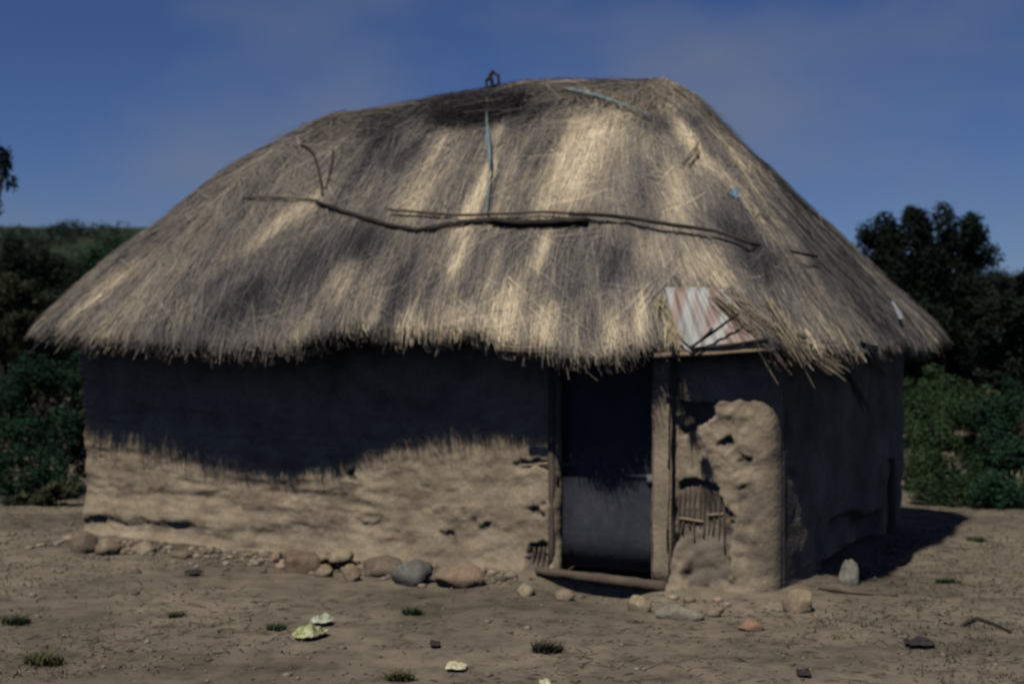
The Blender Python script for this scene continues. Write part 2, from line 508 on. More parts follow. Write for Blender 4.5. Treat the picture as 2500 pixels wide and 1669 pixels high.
# horizontal washed-out rails at the left: ledge above, groove below
def groove(line, depth, half, ledge):
    global D
    L = np.array([wall_xz(x * K, y * K) for x, y in line]); L = L[np.argsort(L[:, 0])]
    zc = np.interp(WX, L[:, 0], L[:, 1])
    fade = sstep(L[0, 0] - 0.3, L[0, 0], WX) * (1 - sstep(L[-1, 0] - 0.5, L[-1, 0], WX))
    fade = fade * np.clip(0.25 + 1.3 * vnoise(WX * 1.6, WZ * 0 + L[0, 1] * 9, 33), 0, 1)
    dz = WZ - zc + 0.06 * fbm(WX * 3.0, WZ * 4, 31, 4)
    D = D + fade * (-depth * np.exp(-(dz / half) ** 4) + ledge * sstep(0.0, half, dz) * np.exp(-np.maximum(dz - half, 0) / 0.11))
groove([(150, 1138), (330, 1136), (480, 1136), (600, 1128), (700, 1138), (800, 1150), (900, 1175)], 0.006, 0.05, 0.012)
groove([(150, 1196), (260, 1202), (350, 1208), (450, 1222), (560, 1228), (680, 1236)], 0.020, 0.07, 0.022)
D += (0.032 * fbm(WX * 0.9 + 3, WZ * 8.0 + 0.5 * WX, 34, 4, 0.6)) * (1 - sstep(2.5, 4.5, WX))
D += 0.005 * fbm(WX * 30, WZ * 30, 35, 2) * sstep(0.1, 0.5, fbm(WX * 2, WZ * 2, 36, 2) + 0.3)
D += 0.045 * fbm(WX * 4.0, WZ * 3.4 + 7, 37, 4, 0.6) * sstep(6.0, 6.5, WX)
D = (D - REC) * (1 - 0.45 * sstep(HL - 0.3, HL - 0.02, WX))
YF = -D
rc = 0.20                                                 # rounded right corner
t_ = np.clip(WX - (HL - rc), 0, rc)
YF = YF + (rc - np.sqrt(np.maximum(rc * rc - t_ * t_, 0)))
tl = np.clip(0.06 - WX, 0, 0.06); YF = YF + 8 * tl * tl
WZ = np.minimum(WZ, 2.3 - 0.36 * sstep(5.6, 6.3, WX))     # the wall head drops under the short eave
front = np.stack([WX + 0.0 * WZ, YF, WZ], -1)
back = np.stack([WX, np.maximum(0.24, YF + 0.06), WZ], -1)
cx = 0.5 * (wx[1:] + wx[:-1]); cz = 0.5 * (wz[1:] + wz[:-1])
mask = ~(((cx[:, None] > DX0) & (cx[:, None] < DX1)) & ((cz[None, :] > 0.02) & (cz[None, :] < DTOP)))
front_wall = thick_grid('front_wall', front, back, mask, M['mud'], hut)

wc = np.repeat(np.concatenate([WORN.ravel(), np.zeros(WX.size)])[:, None], 4, 1).astype(np.float32)
at_ = front_wall.data.color_attributes.new('worn', 'FLOAT_COLOR', 'POINT'); at_.data.foreach_set('color', wc.ravel())
# where the plaster is gone the older, darker daub of the core shows
mt = M['mud'].node_tree; mb = mt.nodes['Principled BSDF']
src = mb.inputs['Base Color'].links[0].from_socket
an = mt.nodes.new('ShaderNodeAttribute'); an.attribute_name = 'worn'
mm = mt.nodes.new('ShaderNodeMixRGB'); mm.inputs['Color2'].default_value = (0.088, 0.074, 0.064, 1)
mt.links.new(an.outputs['Fac'], mm.inputs['Fac']); mt.links.new(src, mm.inputs['Color1']); mt.links.new(mm.outputs['Color'], mb.inputs['Base Color'])

def wall_y(x, z):
    i = int(np.clip(np.searchsorted(wx, x), 0, len(wx) - 1)); j = int(np.clip(np.searchsorted(wz, z), 0, len(wz) - 1))
    return float(YF[i, j])

# --- right (shaded) wall
sy = np.linspace(0.15, HD, 150); sz = np.linspace(-0.25, 2.3, 96)
SY, SZ = np.meshgrid(sy, sz, indexing='ij')
DS = 0.055 * fbm(SY * 1.3, SZ * 1.5, 41, 3) + 0.02 * fbm(SY * 5, SZ * 6, 42, 4) + 0.08 * np.exp(-np.maximum(SZ, 0) / 0.16) * vnoise(SY * 2, SZ * 0, 43)
DS = DS * sstep(0.2, 0.7, SY) + 0.004 - 0.05 * (1 - sstep(0.15, 0.24, SY))
wy2 = SY + 0.05 * fbm(SY * 7, SZ * 7, 44, 3); wz2 = SZ + 0.05 * fbm(SY * 7, SZ * 7, 45, 3)
def srecess(pts, depth, edge=0.03):
    global DS
    DS = DS - depth * sstep(-edge, edge, poly_sd(wy2, wz2, [side_yz(x * K, y * K) for x, y in pts]))
srecess([(1900, 1190), (1960, 1178), (2020, 1182), (2022, 1240), (2010, 1300), (1990, 1330), (1900, 1350), (1880, 1290)], 0.11)
srecess([(1797, 950), (1810, 955), (1815, 1010), (1800, 1018)], 0.05, 0.015)
srecess([(1806, 1070), (1830, 1080), (1826, 1105), (1808, 1100)], 0.05, 0.015)
SZ = np.minimum(SZ, 1.94 + 0.3 * sstep(0.3, 1.2, SY))
sf = np.stack([HL + DS, SY, SZ], -1); sb = np.stack([np.full_like(SY, HL - 0.22), SY, SZ], -1)
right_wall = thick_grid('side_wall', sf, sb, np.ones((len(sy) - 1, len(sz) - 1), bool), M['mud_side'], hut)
# --- left and back walls
lx_ = np.linspace(0.24, HD - 0.02, 60); lz = np.linspace(-0.25, 2.3, 40)
A, B = np.meshgrid(lx_, lz, indexing='ij')
DL = 0.03 * fbm(A * 1.5, B * 1.7, 51, 4)
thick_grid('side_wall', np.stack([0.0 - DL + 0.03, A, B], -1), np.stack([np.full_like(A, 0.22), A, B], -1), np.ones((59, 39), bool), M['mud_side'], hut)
bx_ = np.linspace(0.02, HL - 0.02, 80)
A, B = np.meshgrid(bx_, lz, indexing='ij')
DL = 0.03 * fbm(A * 1.5, B * 1.7, 52, 4)
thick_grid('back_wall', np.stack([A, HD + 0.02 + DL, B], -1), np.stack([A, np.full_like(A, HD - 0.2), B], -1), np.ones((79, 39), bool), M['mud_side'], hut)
# earth floor inside is the ground itself

# --- wattle sticks seen in the broken plaster (parts of the wall)
def stick_px(x, y0, y1, lean=0.0, r=0.013, dep=0.03, seed=0, parent=front_wall):
    xa, za = wall_xz(x * K, y0 * K); xb, zb = wall_xz((x + lean) * K, y1 * K)
    pts = []
    for k in range(6):
        f = k / 5
        xx, zz = xa + (xb - xa) * f, za + (zb - za) * f
        pts.append((xx + 0.006 * math.sin(3 * f + seed), wall_y(xx, zz) - dep * 0.3, zz))
    P = np.array(pts); P[:, 1] = np.median(P[:, 1])
    return tube('wattle_stick', P, r * np.linspace(1.1, 0.9, 6), M['wood'], parent, 6, 0.15, seed)
for i in range(10):
    x = 1556 + 11.5 * i + random.uniform(-2, 2)
    y0 = 1118 + 0.02 * (x - 1600) ** 2 * 0.4 + random.uniform(-6, 8); y1 = y0 + random.uniform(75, 130)
    stick_px(x, y0, y1, random.uniform(-4, 5), random.uniform(0.007, 0.012), 0.02, i)
for i, x in enumerate((1222, 1234, 1246)):
    stick_px(x, 1255, 1318, -3, 0.012, 0.03, 20 + i)
for i, (x0, y0, x1, y1) in enumerate([(1552, 1188, 1612, 1198), (1620, 1182, 1694, 1176)]):
    a = wall_xz(x0 * K, y0 * K); b = wall_xz(x1 * K, y1 * K)
    yy = min(wall_y(*a), wall_y((a[0] + b[0]) / 2, (a[1] + b[1]) / 2)) - 0.004
    tube('wattle_rail', resample([(a[0], yy, a[1]), (b[0], yy + 0.01, b[1])], 6), 0.011, M['pale_wood'], front_wall, 6, 0.15, 60 + i)
a = wall_xz(1185 * K, 1070 * K); b = wall_xz(1262 * K, 1062 * K)
tube('wattle_rail', resample([(a[0], wall_y(*a) - 0.0, a[1]), (b[0], wall_y(*b) - 0.0, b[1])], 6), 0.012, M['pale_wood'], front_wall, 6, 0.15, 63)

# --- door
door = rough_box('door', (DX1 - DX0 - 0.02, 0.04, DTOP - 0.08), M['door'], hut, ((DX0 + DX1) / 2, 0.13, (DTOP + 0.08) / 2 + 0.02), jit=0.004, bev=0.004, cuts=6, seed=2)
tag(door, 'dark blue-grey weathered door in a deep recess')
ly_ = -0.055
for k in range(1):
    xa, za = wall_xz(1438 * K, 1090 * K, 0.10); xb, zb = wall_xz(1500 * K, 1092 * K, 0.10)
    c = door.location
    tube('latch', resample([(xa - c.x, -0.04, za - c.z), (xb - c.x, -0.04, zb - c.z + 0.004)], 5), 0.0045, M['steel'], door, 8, 0.03, 5)
xb, zb = wall_xz(1500 * K, 1100 * K, 0.10)
rough_box('hasp', (0.05, 0.016, 0.075), M['steel'], door, (xb - c.x - 0.03, -0.034, zb - c.z + 0.0), jit=0.002, bev=0.003, cuts=1)
# post on the right of the door, threshold log, lintel
post = rough_box('door_post', (0.15, 0.15, 2.02), M['mud'], hut, (DX1 + 0.075, -0.02, 1.02), jit=0.022, bev=0.025, cuts=12, seed=5)
jamb = rough_box('door_jamb', (0.055, 0.14, 2.0), M['wood'], hut, (DX0 - 0.03, 0.05, 1.02), jit=0.008, bev=0.01, cuts=7, seed=6)
sill = tube('threshold_log', resample([(DX0 - 0.12, -0.08, 0.075), (DX0 + 0.3, -0.085, 0.062), (DX1 - 0.2, -0.09, 0.05), (DX1 + 0.12, -0.10, 0.042)], 14), np.linspace(0.038, 0.044, 14), M['wood'], hut, 9, 0.22, 9)
lintel = tube('lintel', resample([(DX0 - 0.2, 0.02, 2.04), (DX1 + 0.25, 0.0, 2.05)], 8), 0.05, M['dark_wood'], hut, 8, 0.1, 10)
# exposed corner post low on the right wall
y_, z_ = side_yz(2035 * K, 1200 * K)
tube('corner_post', resample([(HL + 0.03, y_, -0.1), (HL + 0.02, y_ + 0.03, 0.75)], 8), 0.055, M['wood'], hut, 8, 0.12, 11)

# ------------------------------------------------------------------ roof surface
RX0, RX1, RY0, RY1, RC = -0.30, HL + 0.43, -0.62, HD + 0.5, 0.75
RA, RB, RYC = 1.80, 5.02, 2.1
ZR, ZE = 4.22, 1.98
def outline():
    P = []
    def arc(cx_, cy_, a0):
        for k in range(24):
            a = a0 + (math.pi / 2) * k / 23
            P.append((cx_ + RC * math.cos(a), cy_ + RC * math.sin(a)))
    arc(RX0 + RC, RY0 + RC, math.pi)            # front-left
    arc(RX1 - RC, RY0 + RC, 1.5 * math.pi)      # front-right
    arc(RX1 - RC, RY1 - RC, 0)
    arc(RX0 + RC, RY1 - RC, 0.5 * math.pi)
    P.append(P[0])
    P = np.array(P)
    d = np.concatenate([[0], np.cumsum(np.hypot(*np.diff(P, axis=0).T))])
    return P, d
OUT, OD = outline()
PER = OD[-1]
CARVE = []
def roofS(q, s, lump=True):
    """q: metres along the eave outline (periodic), s: 0 ridge .. 1 eave (beyond: overhang)"""
    q = np.mod(q, PER); s = np.asarray(s, float)
    ex = np.interp(q, OD, OUT[:, 0]); ey = np.interp(q, OD, OUT[:, 1])
    ff = (ey < 0.2)                       # the front eave draws in towards the door and at the metal sheet
    ey = ey + ff * (0.16 * sstep(2.6, 4.8, ex) * (1 - sstep(6.9, 7.2, ex)) + 0.30 * np.exp(-((ex - 6.50) / 0.66) ** 4) - 0.10 * np.exp(-((ex - 2.3) / 0.9) ** 2))
    rx = np.clip(ex, RA, RB)
    x = rx + (ex - rx) * s; y = RYC + (ey - RYC) * s
    ss = np.maximum(s, 0)
    rr0 = 0.07 + 0.11 * np.clip(np.abs(ex - rx) / 1.0, 0, 1)
    g = (np.sqrt(ss * ss + rr0 ** 2) - rr0) / (np.sqrt(1 + rr0 ** 2) - rr0)
    hipw = np.clip(np.abs(ex - rx) / 1.2, 0, 1)
    g = np.where(ex > rx, hipw, 0) * g + (1 - np.where(ex > rx, hipw, 0)) * (0.35 * g + 0.65 * g ** 1.22)
    crest = ZR + 0.09 * np.exp(-((rx - 4.0) / 0.9) ** 2) - 0.03 * np.exp(-((rx - 5.2) / 0.7) ** 2) - 0.05 * np.exp(-((rx - 1.8) / 0.9) ** 2)
    ez = ZE + 0.05 * fbm(q * 0.5, q * 0, 71, 3) + 0.06 * (1 - sstep(0, 4, ex)) + 0.10 * np.exp(-((ex - 6.15) / 0.5) ** 2) * (ey < 0)
    ez = ez + (ey < 1.0) * (0.07 * np.exp(-((ex - 4.1) / 0.85) ** 2) - 0.05 * np.exp(-((ex - 2.5) / 0.6) ** 2) - 0.015 * np.exp(-((ex - 5.6) / 0.35) ** 2))
    z = crest + (ez - crest) * g
    if lump:
        w = 1 - 0.6 * np.exp(-(s / 0.12) ** 2)
        x_, y_2 = x, y
        hipr = sstep(RX1 - 1.6, RX1 - 0.5, ex)
        n = 0.05 * hipr * fbm(q * 3.2, s * 1.6, 76, 3) + 0.075 * fbm(x * 1.1, y * 1.1, 72, 3) + 0.04 * fbm(q * 2.6 - s * 0.8, s * 2.2, 73, 3) + 0.02 * fbm(q * 9, s * 5, 74, 2)
        for (cx_, cy_, rx_, ry_, dep) in CARVE:
            n = n - dep * np.exp(-((x - cx_) / rx_) ** 2 - ((y - cy_) / ry_) ** 2)
        dx, dy = ex - rx, ey - RYC
        L = np.hypot(dx, dy) + 1e-9
        z = z + 0.75 * n * w
        x = x + 0.65 * n * w * dx / L * np.minimum(1, s * 6); y = y + 0.65 * n * w * dy / L * np.minimum(1, s * 6)
    return np.stack([x, y, z], -1)

def roof_bvh():
    q = np.linspace(0, PER, 500, endpoint=False); s = np.linspace(0.0, 1.0, 60)
    Q, S_ = np.meshgrid(q, s, indexing='ij')
    V = roofS(Q, S_)
    low = V[:, -1:].copy(); low[..., 2] -= 0.3
    V = np.concatenate([V, low], 1)
    n, m_ = 500, 61
    ix = np.arange(n * m_).reshape(n, m_); nx = np.roll(ix, -1, 0)
    F = np.stack([ix[:, :-1], nx[:, :-1], nx[:, 1:], ix[:, 1:]], -1).reshape(-1, 4)
    return BVHTree.FromPolygons([tuple(v) for v in V.reshape(-1, 3)], F.tolist())
BV = roof_bvh()
def on_roof(px, py, lift=0.0):
    o, d = local_ray(px, py)
    h = BV.ray_cast(o, d.normalized())
    if h[0] is None:
        return None
    nrm = h[1] if h[1].z > 0 else -h[1]
    return h[0] + nrm * lift
# hollows under the ridge cap and a small hole (positions read off the photo, depth along the roof)
for (x, y, rx_, ry_, dep) in [(1075, 256, 0.55, 0.16, 0.17), (1180, 250, 0.4, 0.14, 0.12), (1500, 262, 0.16, 0.2, 0.09), (930, 615, 0.08, 0.1, 0.05), (1780, 790, 0.25, 0.25, 0.03)]:
    p = on_roof(x * K, y * K)
    if p is not None: CARVE.append((p.x, p.y, rx_, ry_, dep))
BV = roof_bvh()

# thatch body: outer skin, cut eave and underside in one mesh
prof = [(0.0, 0.0)] + [(s, 0.0) for s in np.linspace(0.03, 0.985, 44)] + [(1.0, -0.05), (0.995, -0.13), (0.97, -0.19), (0.9, -0.21), (0.75, -0.21), (0.5, -0.21)]
q = np.linspace(0, PER, 560, endpoint=False)
rows = []
for s, off in prof:
    v = roofS(q, np.full_like(q, s)); v[:, 2] += off - (0.03 if off == 0 else 0); rows.append(v)
V = np.stack(rows, 1)
n, m_ = V.shape[:2]
ix = np.arange(n * m_).reshape(n, m_); nx = np.roll(ix, -1, 0)
F = np.stack([ix[:, :-1], nx[:, :-1], nx[:, 1:], ix[:, 1:]], -1).reshape(-1, 4)
M['thatch'] = noise_mat('thatch', [(0.06, 0.05, 0.045), (0.11, 0.09, 0.07), (0.17, 0.14, 0.10)], 3, 8, bscale=60, bump=0.6, stretch=(2, 2, 0.5))
roof = link('thatched_roof', np_mesh('thatched_roof', V, F), M['thatch'], hut, smooth=True)

# --- straw: individual stems laid down the slope
def roof_frame(q, s):
    e = 0.004
    P = roofS(q, s)
    Ts = roofS(q, s + e) - P; Tq = roofS(q + 0.01, s) - P
    N = np.cross(Tq, Ts)
    N = np.where(N[..., 2:3] < 0, -N, N)
    N /= np.linalg.norm(N, axis=-1, keepdims=True) + 1e-9
    return P, N, np.linalg.norm(Ts, axis=-1) / e

# pale / dark straw tones, the carved hollows toned darker too: (zoom-view x, y, half length, half width, lean, strength)
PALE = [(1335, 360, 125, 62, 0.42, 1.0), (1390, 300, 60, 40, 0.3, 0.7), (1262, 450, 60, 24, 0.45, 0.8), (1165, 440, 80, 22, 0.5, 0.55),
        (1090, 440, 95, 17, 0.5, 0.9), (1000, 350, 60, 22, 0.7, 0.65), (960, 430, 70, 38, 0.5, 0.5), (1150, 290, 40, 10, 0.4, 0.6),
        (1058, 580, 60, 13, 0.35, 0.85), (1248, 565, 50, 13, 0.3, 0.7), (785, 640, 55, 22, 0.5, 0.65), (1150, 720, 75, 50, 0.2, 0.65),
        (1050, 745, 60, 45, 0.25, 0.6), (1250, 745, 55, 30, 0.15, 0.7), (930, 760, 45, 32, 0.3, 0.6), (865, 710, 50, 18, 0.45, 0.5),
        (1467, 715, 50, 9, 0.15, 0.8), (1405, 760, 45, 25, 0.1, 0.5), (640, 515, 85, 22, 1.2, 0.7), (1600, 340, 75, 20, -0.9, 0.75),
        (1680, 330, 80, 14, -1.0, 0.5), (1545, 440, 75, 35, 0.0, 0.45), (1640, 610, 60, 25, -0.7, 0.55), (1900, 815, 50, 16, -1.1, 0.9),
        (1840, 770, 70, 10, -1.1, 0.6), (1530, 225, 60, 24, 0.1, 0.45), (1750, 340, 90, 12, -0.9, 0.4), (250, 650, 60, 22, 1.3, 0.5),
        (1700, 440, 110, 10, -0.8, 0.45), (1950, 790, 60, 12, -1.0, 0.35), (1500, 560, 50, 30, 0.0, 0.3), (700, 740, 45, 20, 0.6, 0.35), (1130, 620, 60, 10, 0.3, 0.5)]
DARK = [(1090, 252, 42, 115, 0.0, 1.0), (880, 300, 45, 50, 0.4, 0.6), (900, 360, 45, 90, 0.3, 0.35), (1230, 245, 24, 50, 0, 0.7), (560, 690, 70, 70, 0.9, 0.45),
        (840, 560, 50, 70, 0.4, 0.45), (690, 610, 60, 50, 0.5, 0.45), (1400, 600, 60, 55, 0.1, 0.45), (1720, 560, 90, 40, -0.9, 0.5), (930, 615, 14, 16, 0, 1.0),  # last entry paints the shade of the small hole into the straw colour
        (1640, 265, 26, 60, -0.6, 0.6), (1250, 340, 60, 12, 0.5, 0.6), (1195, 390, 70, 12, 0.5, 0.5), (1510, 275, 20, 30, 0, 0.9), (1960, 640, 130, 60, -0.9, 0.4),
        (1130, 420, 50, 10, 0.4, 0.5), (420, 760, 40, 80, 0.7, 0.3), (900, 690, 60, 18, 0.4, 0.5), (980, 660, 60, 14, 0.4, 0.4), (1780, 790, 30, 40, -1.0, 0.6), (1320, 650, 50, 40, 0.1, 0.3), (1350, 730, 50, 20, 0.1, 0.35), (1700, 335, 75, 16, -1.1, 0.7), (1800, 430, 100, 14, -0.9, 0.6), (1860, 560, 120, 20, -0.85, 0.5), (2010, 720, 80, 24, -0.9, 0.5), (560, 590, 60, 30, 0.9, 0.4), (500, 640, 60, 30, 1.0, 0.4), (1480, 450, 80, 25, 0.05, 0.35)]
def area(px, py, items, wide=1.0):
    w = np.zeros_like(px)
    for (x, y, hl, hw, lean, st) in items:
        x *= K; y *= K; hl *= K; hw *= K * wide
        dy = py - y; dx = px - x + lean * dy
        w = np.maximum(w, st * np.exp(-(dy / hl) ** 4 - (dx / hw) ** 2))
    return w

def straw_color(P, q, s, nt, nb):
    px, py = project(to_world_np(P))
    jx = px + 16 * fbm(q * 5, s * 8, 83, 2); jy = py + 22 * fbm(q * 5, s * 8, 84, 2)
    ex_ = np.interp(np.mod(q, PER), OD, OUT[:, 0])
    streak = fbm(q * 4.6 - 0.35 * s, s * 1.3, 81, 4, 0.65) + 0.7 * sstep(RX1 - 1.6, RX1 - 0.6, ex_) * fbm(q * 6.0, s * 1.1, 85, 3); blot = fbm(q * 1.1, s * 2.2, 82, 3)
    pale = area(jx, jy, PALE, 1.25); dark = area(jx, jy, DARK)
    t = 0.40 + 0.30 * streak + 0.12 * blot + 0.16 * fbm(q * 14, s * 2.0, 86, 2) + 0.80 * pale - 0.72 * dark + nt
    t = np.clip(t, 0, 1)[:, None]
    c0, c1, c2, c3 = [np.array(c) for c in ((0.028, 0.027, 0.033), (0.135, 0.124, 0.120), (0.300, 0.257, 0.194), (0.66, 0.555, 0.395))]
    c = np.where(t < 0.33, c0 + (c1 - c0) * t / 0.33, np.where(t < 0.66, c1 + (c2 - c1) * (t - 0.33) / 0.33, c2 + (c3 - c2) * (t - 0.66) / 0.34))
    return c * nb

def straw_batch(N, r, kind):
    # weight to the faces seen from the front
    q = r.uniform(0, PER, N * 2)
    ex = np.interp(q, OD, OUT[:, 0]); ey = np.interp(q, OD, OUT[:, 1])
    keep = np.where(ey > RYC + 1.2, 0.16, 1.0) * np.where((ex < RX0 + 0.1) & (ey > 1.0), 0.5, 1.0)
    hip = (ex > RX1 - RC) | (ex < RX0 + RC)
    q = q[r.uniform(0, 1, N * 2) < keep][:N]
    N = len(q)
    if kind == 'body':
        s = np.sqrt(r.uniform(0.0, 1.0, N)) * 0.55 + r.uniform(0, 0.43, N)
        s = np.clip(s, 0.01, 0.985); off0 = r.uniform(-0.03, 0.010, N); lift = r.uniform(-0.004, 0.026, N)
        L = r.uniform(0.30, 0.70, N)
    elif kind == 'eave':
        s = r.uniform(0.80, 1.0, N); off0 = r.uniform(-0.16, 0.01, N); lift = r.uniform(-0.03, 0.03, N)
        L = r.uniform(0.15, 0.38, N)
    elif kind == 'ridge':
        s = r.uniform(0.0, 0.10, N); off0 = r.uniform(-0.01, 0.05, N); lift = r.uniform(0.0, 0.06, N)
        L = r.uniform(0.15, 0.4, N)
    elif kind == 'cap':                     # bundle laid along the crest
        s = r.uniform(0.0, 0.085, N); off0 = r.uniform(0.0, 0.075, N); lift = r.uniform(-0.02, 0.03, N)
        L = r.uniform(0.3, 0.8, N)
    else:                                   # stray stems lying across
        s = r.uniform(0.03, 0.97, N); off0 = r.uniform(0.01, 0.035, N); lift = r.uniform(-0.005, 0.03, N)
        L = r.uniform(0.2, 0.6, N)
    ex = np.interp(q, OD, OUT[:, 0]); ey = np.interp(q, OD, OUT[:, 1])
    front = (ey < RYC) & (ex > 0.6) & (ex < RX1 - 0.6)
    drift = np.where(front, 0.04 + 0.20 * s, 0.0) + 0.16 * fbm(q * 1.2, s * 2.5, 91, 3) + r.normal(0, 0.075, N)
    if kind == 'stray': drift = r.normal(0, 1.4, N)
    if kind == 'cap': drift = r.normal(0, 3.0, N)
    if kind == 'ridge': drift = r.normal(0, 0.6, N)
    _, _, Ls = roof_frame(q, np.clip(s, 0.02, 1))
    Ls = np.maximum(Ls, 0.8)
    pts = []
    width_q = np.maximum(s, 0.12) if kind != 'x' else 1
    fan = np.where(front & (ex > RA) & (ex < RB), 1.0, 1.0 / np.clip(s, 0.25, 1))
    emax = 1.0 + np.abs(r.normal(0, 0.014, N)) + 0.030 * vnoise(q * 1.3, q * 0, 95) + 0.016 * vnoise(q * 6, q * 0, 96)
    for k in range(3):
        f = k / 2
        sk = np.minimum(s + f * L / Ls / np.sqrt(1 + drift * drift), emax)
        P, Nn, _ = roof_frame(q + f * L * drift * fan / np.sqrt(1 + drift * drift), np.minimum(sk, 1.0))
        over = np.maximum(sk - 1.0, 0)
        P2 = P + Nn * (off0 + lift * f ** 1.5)[:, None]
        if np.any(over > 0):                # hanging tips beyond the eave
            d_out = np.stack([np.interp(np.mod(q, PER), OD, OUT[:, 0]) - np.clip(ex, RA, RB), ey - RYC, np.full(N, -2.4)], -1)
            d_out /= np.linalg.norm(d_out, axis=1, keepdims=True)
            P2 = P2 + d_out * (over * Ls)[:, None] + np.array((0, 0, -1.0)) * (over * 1.2)[:, None]
        pts.append(P2)
    A = np.stack(pts, 1)                     # N,3,3
    T = A[:, 2] - A[:, 0]; T /= np.linalg.norm(T, axis=1, keepdims=True) + 1e-9
    _, Nn, _ = roof_frame(q, np.clip(s, 0, 1))
    B = np.cross(T, Nn); B /= np.linalg.norm(B, axis=1, keepdims=True) + 1e-9
    tw = r.normal(0, 0.5, N)[:, None]
    W = B * np.cos(tw) + Nn * np.sin(tw)
    wd = r.uniform(0.0013, 0.0032, N) * (0.8 if kind == 'stray' else 1)
    V = np.empty((N, 6, 3))
    for k, sc in enumerate((1.0, 0.9, 0.35)):
        V[:, 2 * k] = A[:, k] - W * (wd * sc)[:, None]; V[:, 2 * k + 1] = A[:, k] + W * (wd * sc)[:, None]
    # no straw lies over the metal sheet
    pxa, pya = project(to_world_np(A.reshape(-1, 3)))
    sd = poly_sd(pxa, pya, [(x * K, y * K) for x, y in ((1530, 676), (1650, 676), (1752, 784), (1700, 830), (1566, 840))]).reshape(N, 3)
    okm = ~((sd > -2).any(1) & (A[:, 1, 1] < RYC))
    A, V, q, s = A[okm], V[okm], q[okm], s[okm]; N = len(q)
    nt, nb = r.normal(0, 0.13, N), r.uniform(0.8, 1.18, (N, 1))
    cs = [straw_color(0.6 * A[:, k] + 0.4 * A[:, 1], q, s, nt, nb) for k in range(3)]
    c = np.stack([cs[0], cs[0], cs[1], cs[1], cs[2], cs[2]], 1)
    if kind == 'stray': c = c * 1.1 + 0.05 * r.uniform(0, 1, (N, 1, 1))
    if kind == 'ridge': c = c * 0.85
    base = np.arange(N)[:, None] * 6
    F = np.concatenate([base + np.array([[0, 1, 3, 2]]), base + np.array([[2, 3, 5, 4]])])
    return V.reshape(-1, 3), F, c.reshape(-1, 3)

def straw_object(name, specs, seed):
    r = np.random.default_rng(seed)
    Vs, Fs, Cs, o = [], [], [], 0
    for kind, N in specs:
        V, F, C = straw_batch(N, r, kind)
        Vs.append(V); Fs.append(F + o); Cs.append(C); o += len(V)
    return link(name, np_mesh(name, np.concatenate(Vs), np.concatenate(Fs), np.concatenate(Cs)), M['straw'], roof)
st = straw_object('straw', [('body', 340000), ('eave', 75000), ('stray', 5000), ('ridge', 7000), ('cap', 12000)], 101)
tag(st, kind='stuff')

# --- things bound onto the roof (sub-parts of the roof)
def roof_path(pts, lift, n=24):
    P = [on_roof(x * K, y * K, lift) for x, y in pts]
    P = [p for p in P if p is not None]
    return resample(P, n)
def bound(name, pts, r0, mat, lift=0.03, n=24, seed=0, taper=1.0, sides=7, wob=0.2):
    return tube(name, roof_path(pts, lift, n), np.linspace(r0, r0 * taper, n), mat, roof, sides, wob, seed)
bound('binding_pole', [(728, 470), (790, 492), (850, 512), (900, 526), (960, 536), (1000, 532), (1060, 522)], 0.018, M['dark_wood'], 0.045, seed=1, wob=0.3)
bound('binding_pole', [(985, 535), (1060, 520), (1130, 516), (1220, 520), (1290, 518), (1350, 514)], 0.024, M['dark_wood'], 0.045, seed=2, taper=0.9, wob=0.35)
bound('binding_pole', [(1310, 510), (1400, 512), (1480, 522), (1560, 535), (1650, 550), (1740, 572), (1860, 606)], 0.018, M['dark_wood'], 0.085, seed=3, taper=0.6, wob=0.3)
bound('binding_twig', [(900, 494), (980, 500), (1060, 508), (1150, 505), (1260, 500), (1400, 510)], 0.012, M['wood'], 0.065, seed=4)
bound('binding_pole', [(1130, 520), (1200, 527), (1280, 525), (1345, 520)], 0.024, M['dark_wood'], 0.07, seed=13, wob=0.35)
bound('binding_twig', [(560, 460), (640, 460), (730, 466)], 0.009, M['wood'], 0.04, seed=5)
bound('crooked_branch', [(688, 338), (706, 346), (722, 360), (730, 385), (737, 420), (742, 455)], 0.014, M['dark_wood'], 0.035, seed=6, taper=0.6)
bound('crooked_branch', [(768, 352), (764, 380), (756, 410), (748, 438)], 0.009, M['dark_wood'], 0.03, seed=7, taper=0.7)
bound('binding_twig', [(1585, 388), (1598, 365), (1612, 345)], 0.010, M['pale_wood'], 0.05, seed=8)
bound('binding_twig', [(1568, 385), (1590, 352), (1600, 340)], 0.008, M['pale_wood'], 0.05, seed=9)

def ribbon(name, pts, widths, mat, lift=0.05, n=26, seed=0):
    """limp strip of plastic lying on the thatch, with its own thickness and folds"""
    rs = np.random.default_rng(seed)
    P = roof_path(pts, lift, n)
    w = np.interp(np.linspace(0, 1, n), np.linspace(0, 1, len(widths)), widths)
    T = np.gradient(P, axis=0); T /= np.linalg.norm(T, axis=1)[:, None]
    nrm = np.array([0.0, -0.7, 0.72])
    V = []
    for i in range(n):
        b = np.cross(T[i], nrm); b /= np.linalg.norm(b)
        for t in (-1, -0.4, 0.4, 1):
            V.append(P[i] + b * t * w[i] + nrm * 0.008 * rs.uniform(-1, 1))
    F = [(i * 4 + k, i * 4 + k + 1, i * 4 + k + 5, i * 4 + k + 4) for i in range(n - 1) for k in range(3)]
    me = bpy.data.meshes.new(name); me.from_pydata([tuple(v) for v in V], [], F)
    o = link(name, me, mat, roof, smooth=True)
    md = o.modifiers.new('thickness', 'SOLIDIFY'); md.thickness = 0.003
    return o
ribbon('plastic_strip', [(1128, 236), (1126, 262), (1126, 330), (1129, 390), (1128, 450), (1127, 508)], [0.004, 0.007, 0.016, 0.024, 0.008, 0.006, 0.006], M['teal'], 0.085, seed=1)
